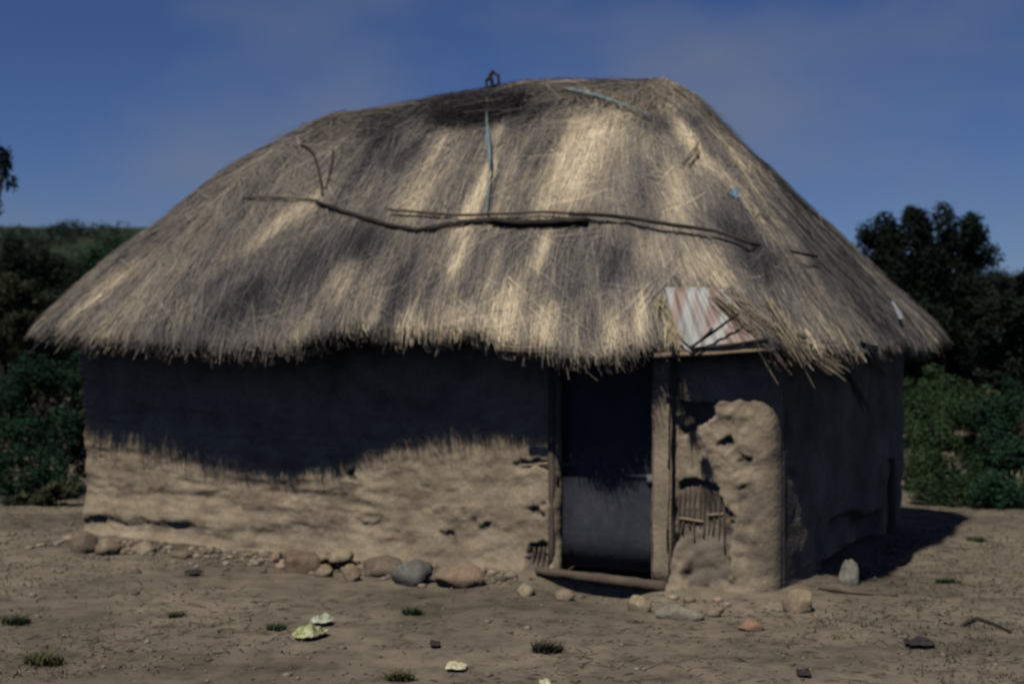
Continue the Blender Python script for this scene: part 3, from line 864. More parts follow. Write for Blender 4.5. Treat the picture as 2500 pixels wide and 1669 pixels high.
ribbon('plastic_strip', [(1300, 222), (1340, 228), (1400, 246), (1450, 266), (1478, 280)], [0.012, 0.02, 0.014, 0.01, 0.008], M['teal'], 0.09, seed=2)
ribbon('plastic_strip', [(1955, 782), (1975, 790), (1996, 794)], [0.015, 0.028, 0.012], M['blue'], 0.06, seed=3)
ribbon('plastic_strip', [(2035, 702), (2048, 722), (2056, 742)], [0.01, 0.022, 0.02], M['white'], 0.06, seed=4)
ribbon('plastic_strip', [(1680, 440), (1690, 452), (1696, 464)], [0.01, 0.03, 0.01], M['blue'], 0.05, seed=5)
# knotted rag sticking up on the ridge
kp = None
for yk in range(200, 260, 3):
    kp = on_roof(1128 * K, yk * K, 0.0)
    if kp is not None: break
kp = kp + Vector((0, 0, 0.035))
V_, F_ = [], []
for i, (dx, dz, rr) in enumerate([((0.0, 0.02, -0.01, 0.03), (0, 0.07, 0.13, 0.18), 0.022), ((-0.02, -0.06, -0.07, -0.03), (0, 0.05, 0.09, 0.12), 0.016), ((0.03, 0.06, 0.05, -0.02), (0.0, 0.06, 0.14, 0.19), 0.014), ((0.0, 0.0, 0.01, 0.0), (-0.1, -0.04, 0.0, 0.06), 0.034)]):
    pts = resample([(kp.x + a, kp.y + 0.02 + 0.03 * i - 0.04, kp.z + b) for a, b in zip(dx, dz)], 9)
    v, f = tube_arrays(pts, rr, 6, 0.35, 40 + i)
    o_ = len(V_); V_ += v; F_ += [tuple(j + o_ for j in ff) for ff in f]
me = bpy.data.meshes.new('tie_knot'); me.from_pydata([tuple(v) for v in V_], [], F_)
link('tie_knot', me, M['dark_wood'], roof, smooth=True)

# near-black clump of short straws under the crest
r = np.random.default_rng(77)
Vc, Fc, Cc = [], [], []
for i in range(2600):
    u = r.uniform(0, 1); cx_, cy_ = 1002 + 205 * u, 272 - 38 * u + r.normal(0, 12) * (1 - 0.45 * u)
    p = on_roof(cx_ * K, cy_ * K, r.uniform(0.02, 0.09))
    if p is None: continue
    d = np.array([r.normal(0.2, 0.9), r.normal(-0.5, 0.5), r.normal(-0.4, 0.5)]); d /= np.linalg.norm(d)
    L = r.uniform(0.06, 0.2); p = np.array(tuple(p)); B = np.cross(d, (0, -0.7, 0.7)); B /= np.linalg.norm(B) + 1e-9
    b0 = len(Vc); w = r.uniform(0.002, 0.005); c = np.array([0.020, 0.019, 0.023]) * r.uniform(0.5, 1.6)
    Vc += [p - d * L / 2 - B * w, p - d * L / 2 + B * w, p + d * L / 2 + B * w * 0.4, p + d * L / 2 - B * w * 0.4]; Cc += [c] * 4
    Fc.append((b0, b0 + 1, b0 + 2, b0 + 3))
mc = link('dark_straw_clump', np_mesh('dark_straw_clump', np.array(Vc), np.array(Fc), np.array(Cc)), M['straw'], roof)
mc['kind'] = 'stuff'

# rusty corrugated sheet tucked under the thatch above the door
def at_sheet(x, y, yl):
    o, d = local_ray(x * K, y * K); return o + d * ((yl - o.y) / d.y)
c00, c10, c11, c01 = on_roof(1528 * K, 672 * K, 0.035), on_roof(1672 * K, 676 * K, 0.035), on_roof(1768 * K, 796 * K, 0.06), on_roof(1564 * K, 820 * K, 0.06)
NU, NV = 60, 10
V = []
nrm = (c10 - c00).cross(c01 - c00).normalized()
if nrm.y > 0: nrm = -nrm
for i in range(NU):
    for j in range(NV):
        u, v = i / (NU - 1), j / (NV - 1)
        p = c00 * (1 - u) * (1 - v) + c10 * u * (1 - v) + c01 * (1 - u) * v + c11 * u * v
        p = p + nrm * (0.005 * math.sin(u * 2 * math.pi * 6.5) + 0.02 * math.sin(3.0 * u + 1.2 * v) + 0.012 * math.sin(5 * v + 3 * u) + 0.035 + 0.05 * v * (1 - v))
        V.append(p - c00)
F = [(i * NV + j, (i + 1) * NV + j, (i + 1) * NV + j + 1, i * NV + j + 1) for i in range(NU - 1) for j in range(NV - 1)]
me = bpy.data.meshes.new('corrugated_sheet'); me.from_pydata([tuple(v) for v in V], [], F)
sheet = link('corrugated_sheet', me, M['sheet'], roof, smooth=True); sheet.location = c00
sheet['label'] = 'rusty pale corrugated metal sheet set in the thatch above the door'
md = sheet.modifiers.new('thickness', 'SOLIDIFY'); md.thickness = 0.002
def eave_stick(name, a, b, la, lb, r0, mat, seed):
    A, B = on_roof(a[0] * K, a[1] * K, la), on_roof(b[0] * K, b[1] * K, lb)
    mid = (A + B) / 2 + Vector((0, 0, -0.006))
    return tube(name, resample([A, mid, B], 9), r0, mat, roof, 7, 0.2, seed)
eave_stick('eave_pole', (1500, 816), (1775, 800), 0.07, 0.07, 0.020, M['pale_wood'], 21)
eave_stick('eave_pole', (1600, 800), (1762, 778), 0.12, 0.10, 0.012, M['dark_wood'], 22)
eave_stick('stick', (1600, 798), (1706, 742), 0.16, 0.12, 0.010, M['dark_wood'], 23)
eave_stick('stick', (1566, 774), (1618, 806), 0.12, 0.16, 0.010, M['dark_wood'], 24)
eave_stick('stick', (1606, 800), (1648, 752), 0.18, 0.13, 0.008, M['dark_wood'], 25)
eave_stick('eave_pole', (1140, 802), (1290, 808), 0.04, 0.04, 0.020, M['wood'], 26)
eave_stick('eave_pole', (1150, 794), (1262, 798), 0.05, 0.05, 0.013, M['pale_wood'], 27)

# loose sheaves hanging at the right-hand corner and beside the sheet
def sheaf(name, pts, n, spread, wid, colr, seed, parent, tip=0.4):
    r = np.random.default_rng(seed)
    A = np.array([tuple(p) for p in pts], float)
    V, F, C = [], [], []
    for i in range(n):
        o0 = r.normal(0, spread * 1.5, 3); o1 = r.normal(0, spread * 3.0, 3)
        P = resample(A, 4); L = r.uniform(0.75, 1.05)
        f = np.linspace(0, 1, 4)[:, None] * L
        P = A[0] + (resample(A, 20)[np.clip((f[:, 0] * 19).astype(int), 0, 19)] - A[0]) + o0 + (o1 - o0) * f
        T = P[-1] - P[0]; B = np.cross(T, r.normal(0, 1, 3)); B /= np.linalg.norm(B) + 1e-9
        c = np.array(colr) * r.uniform(0.6, 1.2)
        b0 = len(V)
        for k in range(4):
            w = wid * (1 - (1 - tip) * k / 3)
            V += [P[k] - B * w, P[k] + B * w]; C += [c, c]
        F += [(b0 + 2 * k, b0 + 2 * k + 1, b0 + 2 * k + 3, b0 + 2 * k + 2) for k in range(3)]
    o = link(name, np_mesh(name, np.array(V), np.array(F), np.array(C)), M['straw'], parent)
    o['kind'] = 'stuff'
    return o
def corner_pt(x, y, lift=0.05):
    p = on_roof(x * K, y * K, lift)
    return p
for i, (pts, n, sp) in enumerate([([(1780, 745), (1840, 792), (1885, 826)], 45, 0.016), ([(1845, 770), (1890, 800), (1925, 826)], 40, 0.015), ([(1760, 700), (1800, 750), (1850, 800)], 36, 0.018), ([(1640, 690), (1700, 742), (1762, 800)], 50, 0.016), ([(1660, 680), (1730, 740), (1800, 792)], 40, 0.02)]):
    P = [corner_pt(*p) for p in pts]; P = [p for p in P if p is not None]
    if len(P) >= 2:
        P.append(P[-1] + (P[-1] - P[-2]).normalized() * 0.16 + Vector((0, 0, -0.05)))
        sheaf('straw_sheaf', P, n, sp, 0.0035, (0.22, 0.185, 0.135), 200 + i, roof)
for i, (x, y, yl, dx, ln) in enumerate([(1518, 690, -0.55, 4, 46), (1538, 742, -0.66, 8, 55)]):
    a = at_sheet(x, y, yl); b = at_sheet(x + dx, y + ln, yl - 0.06)
    sheaf('straw_sheaf', [a, (a + b) / 2 + Vector((0, -0.02, 0)), b], 80, 0.014, 0.004, (0.36, 0.305, 0.20), 220 + i, roof)
for i, (x0, y0, x1, y1) in enumerate([(1968, 900, 1992, 945), (2012, 845, 2034, 868)]):
    ya, za = side_yz(x0 * K, y0 * K, HL + 0.42); yb, zb = side_yz(x1 * K, y1 * K, HL + 0.44)
    a, b = Vector((HL + 0.42, ya, za)), Vector((HL + 0.44, yb, zb))
    up_ = a + (a - b) * 1.0
    sheaf('straw_sheaf', [up_, a, b], 26, 0.010, 0.005, (0.22, 0.18, 0.13), 230 + i, roof)

# ------------------------------------------------------------------ stones at the foot of the walls
def stone(name, label, px, pyb, w_px, h_px, colour, seed, elong=0.8, pit=False, tilt=0.0, group='stones along the foot of the hut'):
    P = on_ground(px, pyb)
    loc = to_local(P)
    mpp = P.y / FPX
    a, h = w_px * mpp / 2, h_px * mpp
    b = a * elong
    lim = -0.10 - b * 0.8
    if 0.0 < loc.x < HL + 0.0 and loc.y > lim:             # keep it outside the wall
        d = ray(px, pyb); o, dl = local_ray(px, pyb)
        t = (lim - o.y) / dl.y
        P = Vector((0, 0, CAM_H)) + d * t
    x, y = P.x, P.y
    z0 = max(gz(x, y), P.z) if P.z > 0.02 else gz(x, y)
    bm = bmesh.new()
    bmesh.ops.create_icosphere(bm, subdivisions=3, radius=1.0)
    off = Vector((seed * 5.3, seed * 2.1, seed * 1.7))
    pr_ = random.Random(seed * 7 + 1)
    planes = [(Vector((pr_.uniform(-1, 1), pr_.uniform(-1, 0.6), pr_.uniform(-0.5, 1))).normalized(), pr_.uniform(0.6, 0.8)) for _ in range(2 if colour == 'white' else 6)]
    for v in bm.verts:
        c = v.co.copy()
        k = 1 + 0.30 * mnoise.noise(c * 1.1 + off) + 0.16 * mnoise.noise(c * 2.6 + off) + 0.07 * mnoise.noise(c * 6 + off)
        cl = 0.0
        for pd, pr in planes:                                  # broken faces
            ov = c.dot(pd) * k - pr
            if ov > 0: c = c - pd * ov * 0.85
        if pit:
            k -= 0.35 * math.exp(-((c - Vector((0.35, -0.85, -0.1)).normalized()).length / 0.45) ** 2)
        v.co = Vector((c.x * a, c.y * b, c.z * h * 0.56)) * (k + cl)
        if v.co.z < -0.40 * h: v.co.z = -0.40 * h - 0.02 * h * random.random()
    me = bpy.data.meshes.new(name); bm.to_mesh(me); bm.free()
    o = link(name, me, M['stone_' + colour], smooth=True)
    o.location = (x, y, z0 + 0.24 * h)
    o.rotation_euler = (0, tilt, R(random.uniform(-25, 25)))
    tag(o, label, 'stone', group)
    return o
ST = [
    (203, 1346, 72, 62, 'brown', 'round brown stone at the left corner of the hut, farthest left'),
    (268, 1352, 74, 48, 'tan', 'lumpy tan stone second from the left corner of the hut'),
    (356, 1350, 48, 36, 'pale', 'small pale stone standing alone near the left end of the wall'),
    (444, 1356, 74, 24, 'brown', 'low flat brown stone under the groove in the left wall'),
    (674, 1372, 38, 38, 'pink', 'small pinkish stone just left of the stone heap'),
    (738, 1394, 112, 74, 'redbrown', 'big reddish brown stone at the left of the heap'),
    (792, 1410, 48, 38, 'tan', 'small tan stone in front of the reddish brown one'),
    (858, 1416, 50, 52, 'tan', 'upright tan stone at the front of the heap'),
    (928, 1402, 112, 62, 'brown', 'wide brown stone between the heap and the grey boulder'),
    (1006, 1426, 104, 84, 'grey', 'grey boulder beside the largest tan boulder'),
    (1123, 1436, 124, 74, 'pink', 'largest pinkish tan boulder left of the door'),
    (1282, 1458, 48, 38, 'pale', 'pale stone just left of the threshold log'),
    (1378, 1470, 52, 34, 'tan', 'tan stone under the left end of the threshold log'),
    (1559, 1492, 58, 50, 'pale', 'round pale stone under the right end of the threshold log'),
    (1660, 1504, 128, 46, 'slab', 'long flat grey slab right of the door'),
    (1830, 1532, 68, 36, 'red', 'reddish stone lying out in front of the right corner'),
    (1953, 1492, 84, 68, 'tan', 'rough tan stone with a dark hollow at the right corner'),
    (2070, 1430, 58, 72, 'white', 'whitish upright stone standing by the shaded side wall'),
]
for i, (x, y, w, h, c, lb) in enumerate(ST):
    stone('stone', lb, x, y, w, h, c, i + 1, elong=0.45 if c == 'slab' else 0.8, pit=(i == 16), tilt=R(6) if c == 'slab' else 0)
# two stones lying on top of the heap
def top_stone(label, px, py, w, h, c, seed, z):
    P = on_ground(px, py, z)
    lp = to_local(P)
    if lp.y > -0.16:
        o, d = local_ray(px, py); t = (-0.16 - o.y) / d.y
        P = Vector((0, 0, CAM_H)) + ray(px, py) * t
    mpp = P.y / FPX; a, hh = w * mpp / 2, h * mpp
    bm = bmesh.new(); bmesh.ops.create_icosphere(bm, subdivisions=3, radius=1.0)
    off = Vector((seed * 4.1, seed, 2.0))
    for v in bm.verts:
        cc = v.co.copy()
        k = 1 + 0.28 * mnoise.noise(cc * 1.2 + off) + 0.12 * mnoise.noise(cc * 3 + off)
        v.co = Vector((cc.x * a, cc.y * a * 0.9, cc.z * hh * 0.55)) * k
    me = bpy.data.meshes.new('stone'); bm.to_mesh(me); bm.free()
    o = link('stone', me, M['stone_' + c], smooth=True)
    o.location = P + Vector((0, 0, hh * 0.4))
    tag(o, label, 'stone', 'stones along the foot of the hut')
top_stone('brightest pale stone lying on top of the heap', 833, 1372, 64, 36, 'pale', 31, 0.05)
top_stone('small pale stone on top of the reddish brown one', 786, 1372, 44, 30, 'tan', 32, 0.05)

# ------------------------------------------------------------------ loose sticks, litter, grass tufts
def ground_stick(name, label, pts, r0, mat, seed):
    P = []
    for x, y in pts:
        p = on_ground(x, y); P.append((p.x, p.y, gz(p.x, p.y) + r0 * 0.8))
    o = tube(name, resample(P, 14), np.linspace(r0, r0 * 0.6, 14), mat, None, 7, 0.25, seed)
    return tag(o, label, 'stick')
ground_stick('stick', 'long straight stick on the ground along the shaded side wall', [(2000, 1446), (2090, 1458), (2192, 1468)], 0.016, M['wood'], 1)
ground_stick('stick', 'bent dark branch on the ground at the right edge', [(2350, 1532), (2385, 1516), (2420, 1526), (2468, 1548)], 0.015, M['dark_wood'], 2)

def crumple(name, label, px, py, w, d_, h, mat, seed, cat='litter'):
    p = on_ground(px, py); mpp = p.y / FPX
    r = np.random.default_rng(seed); n = 12
    V, F = [], []
    for i in range(n):
        for j in range(n):
            u, v = i / (n - 1) * 2 - 1, j / (n - 1) * 2 - 1
            ed = 1 - 0.18 * (u * u * v * v)
            x, y = u * w * mpp / 2 * ed, v * d_ / 2 * ed
            z = h * (0.25 + 0.75 * abs(mnoise.noise(Vector((u * 1.9 + seed, v * 1.9, 0)))) * 1.6) * (1 - 0.6 * max(abs(u), abs(v)) ** 2) + 0.01
            V.append((x + 0.012 * mnoise.noise(Vector((u * 4, v * 4, seed))), y + 0.012 * mnoise.noise(Vector((v * 4, u * 4, seed + 9))), z))
    F = [(i * n + j, (i + 1) * n + j, (i + 1) * n + j + 1, i * n + j + 1) for i in range(n - 1) for j in range(n - 1)]
    me = bpy.data.meshes.new(name); me.from_pydata(V, [], F)
    o = link(name, me, mat)
    o.location = (p.x, p.y, gz(p.x, p.y) + 0.002); o.rotation_euler = (0, 0, R(r.uniform(-30, 10)))
    md = o.modifiers.new('thickness', 'SOLIDIFY'); md.thickness = 0.004; md.offset = 1
    return tag(o, label, cat)
crumple('litter_scrap', 'crumpled pale yellow-green scrap on the bare ground', 758, 1560, 62, 0.26, 0.10, M['litter_green'], 3)
crumple('litter_scrap', 'pale grey scrap just behind the yellow-green one', 786, 1530, 52, 0.16, 0.06, M['litter_grey'], 5)
crumple('litter_scrap', 'small flat cream scrap near the bottom edge', 1114, 1634, 50, 0.15, 0.035, M['litter_cream'], 7)
crumple('litter_scrap', 'cream scrap cut off by the bottom edge', 1330, 1668, 26, 0.10, 0.03, M['litter_cream'], 9)
crumple('litter_scrap', 'flat dark scrap on the ground below the left wall', 474, 1410, 38, 0.14, 0.04, M['litter_dark'], 11)
crumple('litter_scrap', 'curved dark scrap near the right edge', 2244, 1576, 72, 0.13, 0.06, M['litter_dark'], 13)
crumple('litter_scrap', 'dark scrap at the bottom right', 1962, 1652, 34, 0.10, 0.03, M['litter_dark'], 15)
crumple('litter_scrap', 'small dark scrap between the cream scrap and the grass', 1062, 1582, 24, 0.10, 0.03, M['litter_dark'], 17)

def tuft(label, px, py, w, n, h, colr, seed):
    p = on_ground(px, py); mpp = p.y / FPX; r = np.random.default_rng(seed)
    R0 = w * mpp / 2
    V, F, C = [], [], []
    for i in range(n):
        a = r.uniform(0, 2 * math.pi); rr = R0 * math.sqrt(r.uniform(0, 1)) * 0.75
        bx, by = rr * math.cos(a), rr * math.sin(a) * 0.8
        an = r.uniform(0, 2 * math.pi); le = h * r.uniform(0.5, 1.2); out = le * r.uniform(0.3, 1.1)
        B = np.array([-math.sin(an), math.cos(an), 0]) * r.uniform(0.004, 0.009)
        c = np.array(colr) * r.uniform(0.6, 1.4)
        b0 = len(V)
        for k, f in enumerate((0, 0.5, 1)):
            P = np.array([bx + math.cos(an) * out * f * f, by + math.sin(an) * out * f * f, le * (f - 0.35 * f * f) - 0.01])
            V += [P - B * (1 - 0.85 * f), P + B * (1 - 0.85 * f)]; C += [c, c]
        F += [(b0, b0 + 1, b0 + 3, b0 + 2), (b0 + 2, b0 + 3, b0 + 5, b0 + 4)]
    o = link('grass_tuft', np_mesh('grass_tuft', np.array(V), np.array(F), np.array(C)), M['leaf'])
    o.location = (p.x, p.y, gz(p.x, p.y))
    tag(o, label, 'grass', 'grass tufts on the bare ground')
G1, G2, G3 = (0.030, 0.046, 0.024), (0.062, 0.068, 0.030), (0.035, 0.038, 0.032)
tuft('small green tuft in front of the grey boulder', 1006, 1502, 66, 150, 0.075, G1, 1)
tuft('green tuft left of the yellow-green scrap', 676, 1538, 64, 130, 0.075, G1, 2)
tuft('faint green tuft below the dark scrap by the left wall', 434, 1506, 56, 90, 0.06, G1, 3)
tuft('yellowish tuft at the bottom edge left of the cream scrap', 976, 1658, 90, 170, 0.08, G2, 4)
tuft('green and yellow tuft in the bottom left corner', 106, 1620, 130, 260, 0.10, G2, 5)
tuft('dark grey-green weed standing out in front of the door', 1335, 1588, 96, 190, 0.10, G3, 6)
tuft('low green tuft right of the shaded side wall', 2316, 1425, 80, 160, 0.07, G1, 7)
tuft('green tuft at the edge of the right-hand bushes', 2385, 1322, 70, 140, 0.07, G1, 8)
tuft('dark green tuft at the left edge of the ground', 40, 1520, 90, 180, 0.09, G1, 9)

# pebbles and chaff: uncountable
def scatter_stuff(name, label, n, seed, kind):
    r = np.random.default_rng(seed)
    V, F, C = [], [], []
    y = 7.2 + (r.uniform(0, 1, n) ** 1.2) * 9.5; x = r.uniform(-0.42, 0.42, n) * y
    lx = (x - HUT_LOC.x) * HX.x + (y - HUT_LOC.y) * HX.y; ly = (x - HUT_LOC.x) * HY.x + (y - HUT_LOC.y) * HY.y
    ok = ~((lx > -0.1) & (lx < HL + 0.1) & (ly > -0.14) & (ly < HD + 0.1))
    if kind == 'pebble':                                   # thicker along the wall foot
        ok &= (r.uniform(0, 1, n) < 0.35 + 0.65 * np.exp(-np.abs(ly + 0.5) / 0.5))
    clump = fbm(x * 0.9, y * 0.9, seed + 3, 3)
    ok &= clump > (-0.05 if kind == 'chaff' else -0.25)
    x, y = x[ok], y[ok]; z = ground_h(x, y)
    octa = np.array([(1, 0, 0), (0, 1, 0), (-1, 0, 0), (0, -1, 0), (0, 0, 1), (0, 0, -1)], float)
    of = np.array([(0, 1, 4), (1, 2, 4), (2, 3, 4), (3, 0, 4), (1, 0, 5), (2, 1, 5), (3, 2, 5), (0, 3, 5)])
    k = len(x)
    if kind == 'pebble':
        sz = r.uniform(0.006, 0.014, k) * (1 + 1.6 * (r.uniform(0, 1, k) > 0.95))
        base = octa[None] * sz[:, None, None] * r.uniform(0.6, 1.3, (k, 6, 3)) * np.array([1.2, 1.2, 0.8])
        c = np.array([0.115, 0.097, 0.076]) * r.uniform(0.5, 1.5, (k, 1))
    else:
        a = r.uniform(0, math.pi, k); ln = r.uniform(0.015, 0.07, k); wd = r.uniform(0.002, 0.005, k)
        base = np.zeros((k, 6, 3)); ca, sa = np.cos(a), np.sin(a)
        for j in range(6):
            ux, uy, uz = octa[j]
            base[:, j, 0] = ux * ln * ca - uy * wd * sa; base[:, j, 1] = ux * ln * sa + uy * wd * ca; base[:, j, 2] = uz * wd
        c = np.where(r.uniform(0, 1, (k, 1)) < 0.7, np.array([[0.13, 0.11, 0.08]]), np.array([[0.045, 0.04, 0.035]])) * r.uniform(0.6, 1.3, (k, 1))
    Vv = base + np.stack([x, y, z + 0.004], -1)[:, None, :]
    Ff = (np.arange(k)[:, None, None] * 6 + of[None]).reshape(-1, 3)
    o = link(name, np_mesh(name, Vv, Ff, np.repeat(c, 6, 0)), M['straw'])
    tag(o, label, kind if kind == 'gravel' else name, kind='stuff')
def rubble(n, seed):
    r = np.random.default_rng(seed)
    lx = np.clip(r.normal(2.6, 1.7, n), 0.1, 6.6); ly = -0.12 - np.abs(r.normal(0, 0.28, n))
    lx = np.where((lx > 4.9) & (lx < 6.05), lx - 2.2, lx)
    x = HUT_LOC.x + lx * HX.x + ly * HY.x; y = HUT_LOC.y + lx * HX.y + ly * HY.y
    z = ground_h(x, y)
    bm = bmesh.new(); bmesh.ops.create_icosphere(bm, subdivisions=1, radius=1.0)
    ico = np.array([tuple(v.co) for v in bm.verts]); fc = np.array([[v.index for v in f.verts] for f in bm.faces]); bm.free()
    sz = r.uniform(0.012, 0.035, n) * (1 + 0.6 * (r.uniform(0, 1, n) > 0.9))
    V = ico[None] * sz[:, None, None] * r.uniform(0.75, 1.25, (n, len(ico), 3)) * np.array([1.25, 1.0, 0.75]) + np.stack([x, y, z + sz * 0.3], -1)[:, None]
    F = (np.arange(n)[:, None, None] * len(ico) + fc[None]).reshape(-1, 3)
    c = np.array([[0.135, 0.112, 0.085]]) * r.uniform(0.55, 1.7, (n, 1)) * (1 + r.normal(0, 0.05, (n, 3)))
    o = link('rubble', np_mesh('rubble', V, F, np.repeat(c, len(ico), 0)), M['straw'])
    tag(o, 'small clods and rubble fallen along the foot of the front wall', 'rubble', kind='stuff')
rubble(420, 310)
scatter_stuff('pebbles', 'fine pebbles and clods scattered over the bare earth', 9000, 301, 'pebble')
scatter_stuff('chaff', 'bits of straw and twig scattered over the bare earth', 4500, 302, 'chaff')

def weeds(n, seed):
    r = np.random.default_rng(seed)
    y = r.uniform(7.4, 16.0, n); x = r.uniform(-0.42, 0.42, n) * y
    lx = (x - HUT_LOC.x) * HX.x + (y - HUT_LOC.y) * HX.y; ly = (x - HUT_LOC.x) * HY.x + (y - HUT_LOC.y) * HY.y
    w = sstep(0.02, 0.55, fbm(x * 0.55, y * 0.55, seed, 3) + 0.55 * sstep(0.12, 0.36, np.abs(x / y + 0.06)) - 0.12) * (0.3 + 0.7 * vnoise(x * 5, y * 5, seed + 1))
    ok = (r.uniform(0, 1, n) < w) & ~((lx > -0.15) & (lx < HL + 0.15) & (ly > -0.45) & (ly < HD + 0.15))
    x, y = x[ok], y[ok]; z = ground_h(x, y); k = len(x)
    a = r.uniform(0, 2 * math.pi, k); le = r.uniform(0.008, 0.030, k); out = r.uniform(0.01, 0.05, k); wd = r.uniform(0.003, 0.008, k)
    ca, sa = np.cos(a), np.sin(a)
    B = np.stack([-sa * wd, ca * wd, 0 * wd], -1); P0 = np.stack([x, y, z - 0.003], -1)
    P1 = P0 + np.stack([ca * out, sa * out, le], -1)
    V = np.stack([P0 - B, P0 + B, P1 + B * 0.4, P1 - B * 0.4], 1)
    g = r.uniform(0, 1, (k, 1))
    c = np.where(g < 0.45, np.array([[0.030, 0.040, 0.022]]), np.where(g < 0.8, np.array([[0.062, 0.054, 0.043]]), np.array([[0.09, 0.08, 0.055]]))) * r.uniform(0.6, 1.3, (k, 1))
    o = link('low_weeds', np_mesh('low_weeds', V, np.arange(k * 4).reshape(k, 4), np.repeat(c, 4, 0)), M['straw'])
    tag(o, 'thin trampled weeds and dead leaf litter at the sides of the yard', 'weeds', kind='stuff')
weeds(30000, 320)

# ------------------------------------------------------------------ trees and bushes
def leaves(clumps, n, size, colr, seed, upbias=0.3):
    """clumps: list of (centre, radii). Leaf quads spread through each clump, denser to its skin."""
    r = np.random.default_rng(seed)
    vol = np.array([rx * ry * rz for _, (rx, ry, rz) in clumps]); vol = vol ** 0.75; vol /= vol.sum()
    which = r.choice(len(clumps), n, p=vol)
    C0 = np.array([c for c, _ in clumps], float)[which]; RR = np.array([q for _, q in clumps], float)[which]
    d = r.normal(0, 1, (n, 3)); d /= np.linalg.norm(d, axis=1, keepdims=True)
    rad = r.uniform(0.25, 1.0, n) ** 0.45
    rad *= 1 + 0.30 * (vnoise(d[:, 0] * 3 + which, d[:, 1] * 3 + d[:, 2] * 2, seed) - 0.5) + np.abs(r.normal(0, 0.13, n))
    P = C0 + d * rad[:, None] * RR
    nr = d + r.normal(0, 0.7, (n, 3)) + np.array([0, 0, upbias]); nr /= np.linalg.norm(nr, axis=1, keepdims=True)
    a = np.cross(nr, r.normal(0, 1, (n, 3))); a /= np.linalg.norm(a, axis=1, keepdims=True) + 1e-9
    b = np.cross(nr, a)
    s = size * r.uniform(0.6, 1.3, (n, 1))
    V = np.stack([P - a * s, P - b * s * 0.45, P + a * s, P + b * s * 0.45], 1)
    c = np.array(colr)[None] * r.uniform(0.55, 1.45, (n, 1)) * (1 + r.normal(0, 0.08, (n, 3)))
    tint = vnoise(P[:, 0] * 1.6 + seed, P[:, 2] * 1.6 + P[:, 1], seed + 5)[:, None]
    c = c * (0.65 + 0.7 * tint)
    F = np.arange(n * 4).reshape(n, 4)
    return V.reshape(-1, 3), F, np.repeat(np.clip(c, 0.004, 1), 4, 0)

def plant(name, label, cat, base, clumps, n, size, colr, seed, trunk_r=0.05, group=None, stems=5):
    o = empty(name, base)
    tag(o, label, cat, group)
    rc_ = np.random.default_rng(seed + 50)
    small = []
    for c, q in clumps:
        small.append((c, tuple(0.72 * v for v in q)))
        for _ in range(7):
            d = rc_.normal(0, 1, 3); d /= np.linalg.norm(d)
            k = rc_.uniform(0.25, 0.5)
            small.append((tuple(np.array(c) + d * np.array(q) * rc_.uniform(0.6, 1.0)), tuple(k * v for v in q)))
    V, F, C = leaves(small, n, size, colr, seed)
    link('crown', np_mesh('crown', V, F, C), M['leaf'], o)
    r = np.random.default_rng(seed + 1)
    Vs, Fs = [], []
    order = r.permutation(len(clumps))[:stems]
    for k, ci in enumerate(order):
        c = np.array(clumps[ci][0], float)
        mid = c * np.array([0.35, 0.35, 0.5]) + r.normal(0, 0.06, 3)
        v, f = tube_arrays(resample([(0.03 * k, 0, -0.1), tuple(mid), tuple(c)], 9), np.linspace(trunk_r, trunk_r * 0.3, 9), 6, 0.15, seed + k)
        off = len(Vs); Vs += v; Fs += [tuple(j + off for j in ff) for ff in f]
    me = bpy.data.meshes.new('trunk'); me.from_pydata([tuple(v) for v in Vs], [], Fs)
    link('trunk', me, M['bark'], o, smooth=True)
    return o

def px_clumps(base, Y, items, depth=0.8):
    """items: (px, py, half width px, half height px, dY) -> clumps about the plant's base"""
    out = []
    for (x, y, hw, hh, dy) in items:
        p = at_depth(x, y, Y + dy); m_ = (Y + dy) / FPX
        out.append((tuple(p - Vector(base)), (hw * m_, hw * m_ * depth, hh * m_)))
    return out
def ground_at(px, Y):
    p = at_depth(px, 800, Y); return Vector((p.x, Y, gz(p.x, Y)))

DKG, MDG, LTG, OLV = (0.0075, 0.013, 0.0095), (0.013, 0.034, 0.019), (0.026, 0.048, 0.021), (0.034, 0.040, 0.022)
# right: tall dark tree behind the eave
b = ground_at(2260, 23.0)
plant('thorn_tree', 'tall dark bushy tree rising behind the right eave', 'tree', b, px_clumps(b, 23.0, [
    (2130, 610, 50, 60, 0.3), (2170, 580, 55, 55, 0), (2230, 560, 50, 60, 0), (2226, 520, 22, 24, 0), (2290, 590, 60, 70, 0.4), (2350, 590, 55, 65, 0), (2366, 548, 26, 26, 0),
    (2390, 620, 50, 60, 0.3), (2180, 670, 70, 80, -0.3), (2270, 690, 90, 90, 0), (2360, 710, 80, 90, 0), (2250, 800, 110, 100, -0.3), (2360, 820, 90, 100, 0), (2240, 900, 90, 90, 0), (2340, 930, 90, 90, 0.3)]), 42000, 0.042, DKG, 11, 0.10)
b = ground_at(2470, 20.0)
plant('thorn_tree', 'dark rounded tree at the right edge beside the tall one', 'tree', b, px_clumps(b, 20.0, [
    (2470, 730, 70, 60, 0), (2540, 710, 80, 70, 0.4), (2430, 790, 60, 70, -0.2), (2500, 820, 90, 90, 0), (2450, 900, 80, 80, 0), (2540, 920, 90, 90, 0), (2620, 800, 90, 120, 0)]), 20000, 0.045, DKG, 12, 0.08)
b = ground_at(2300, 16.6)
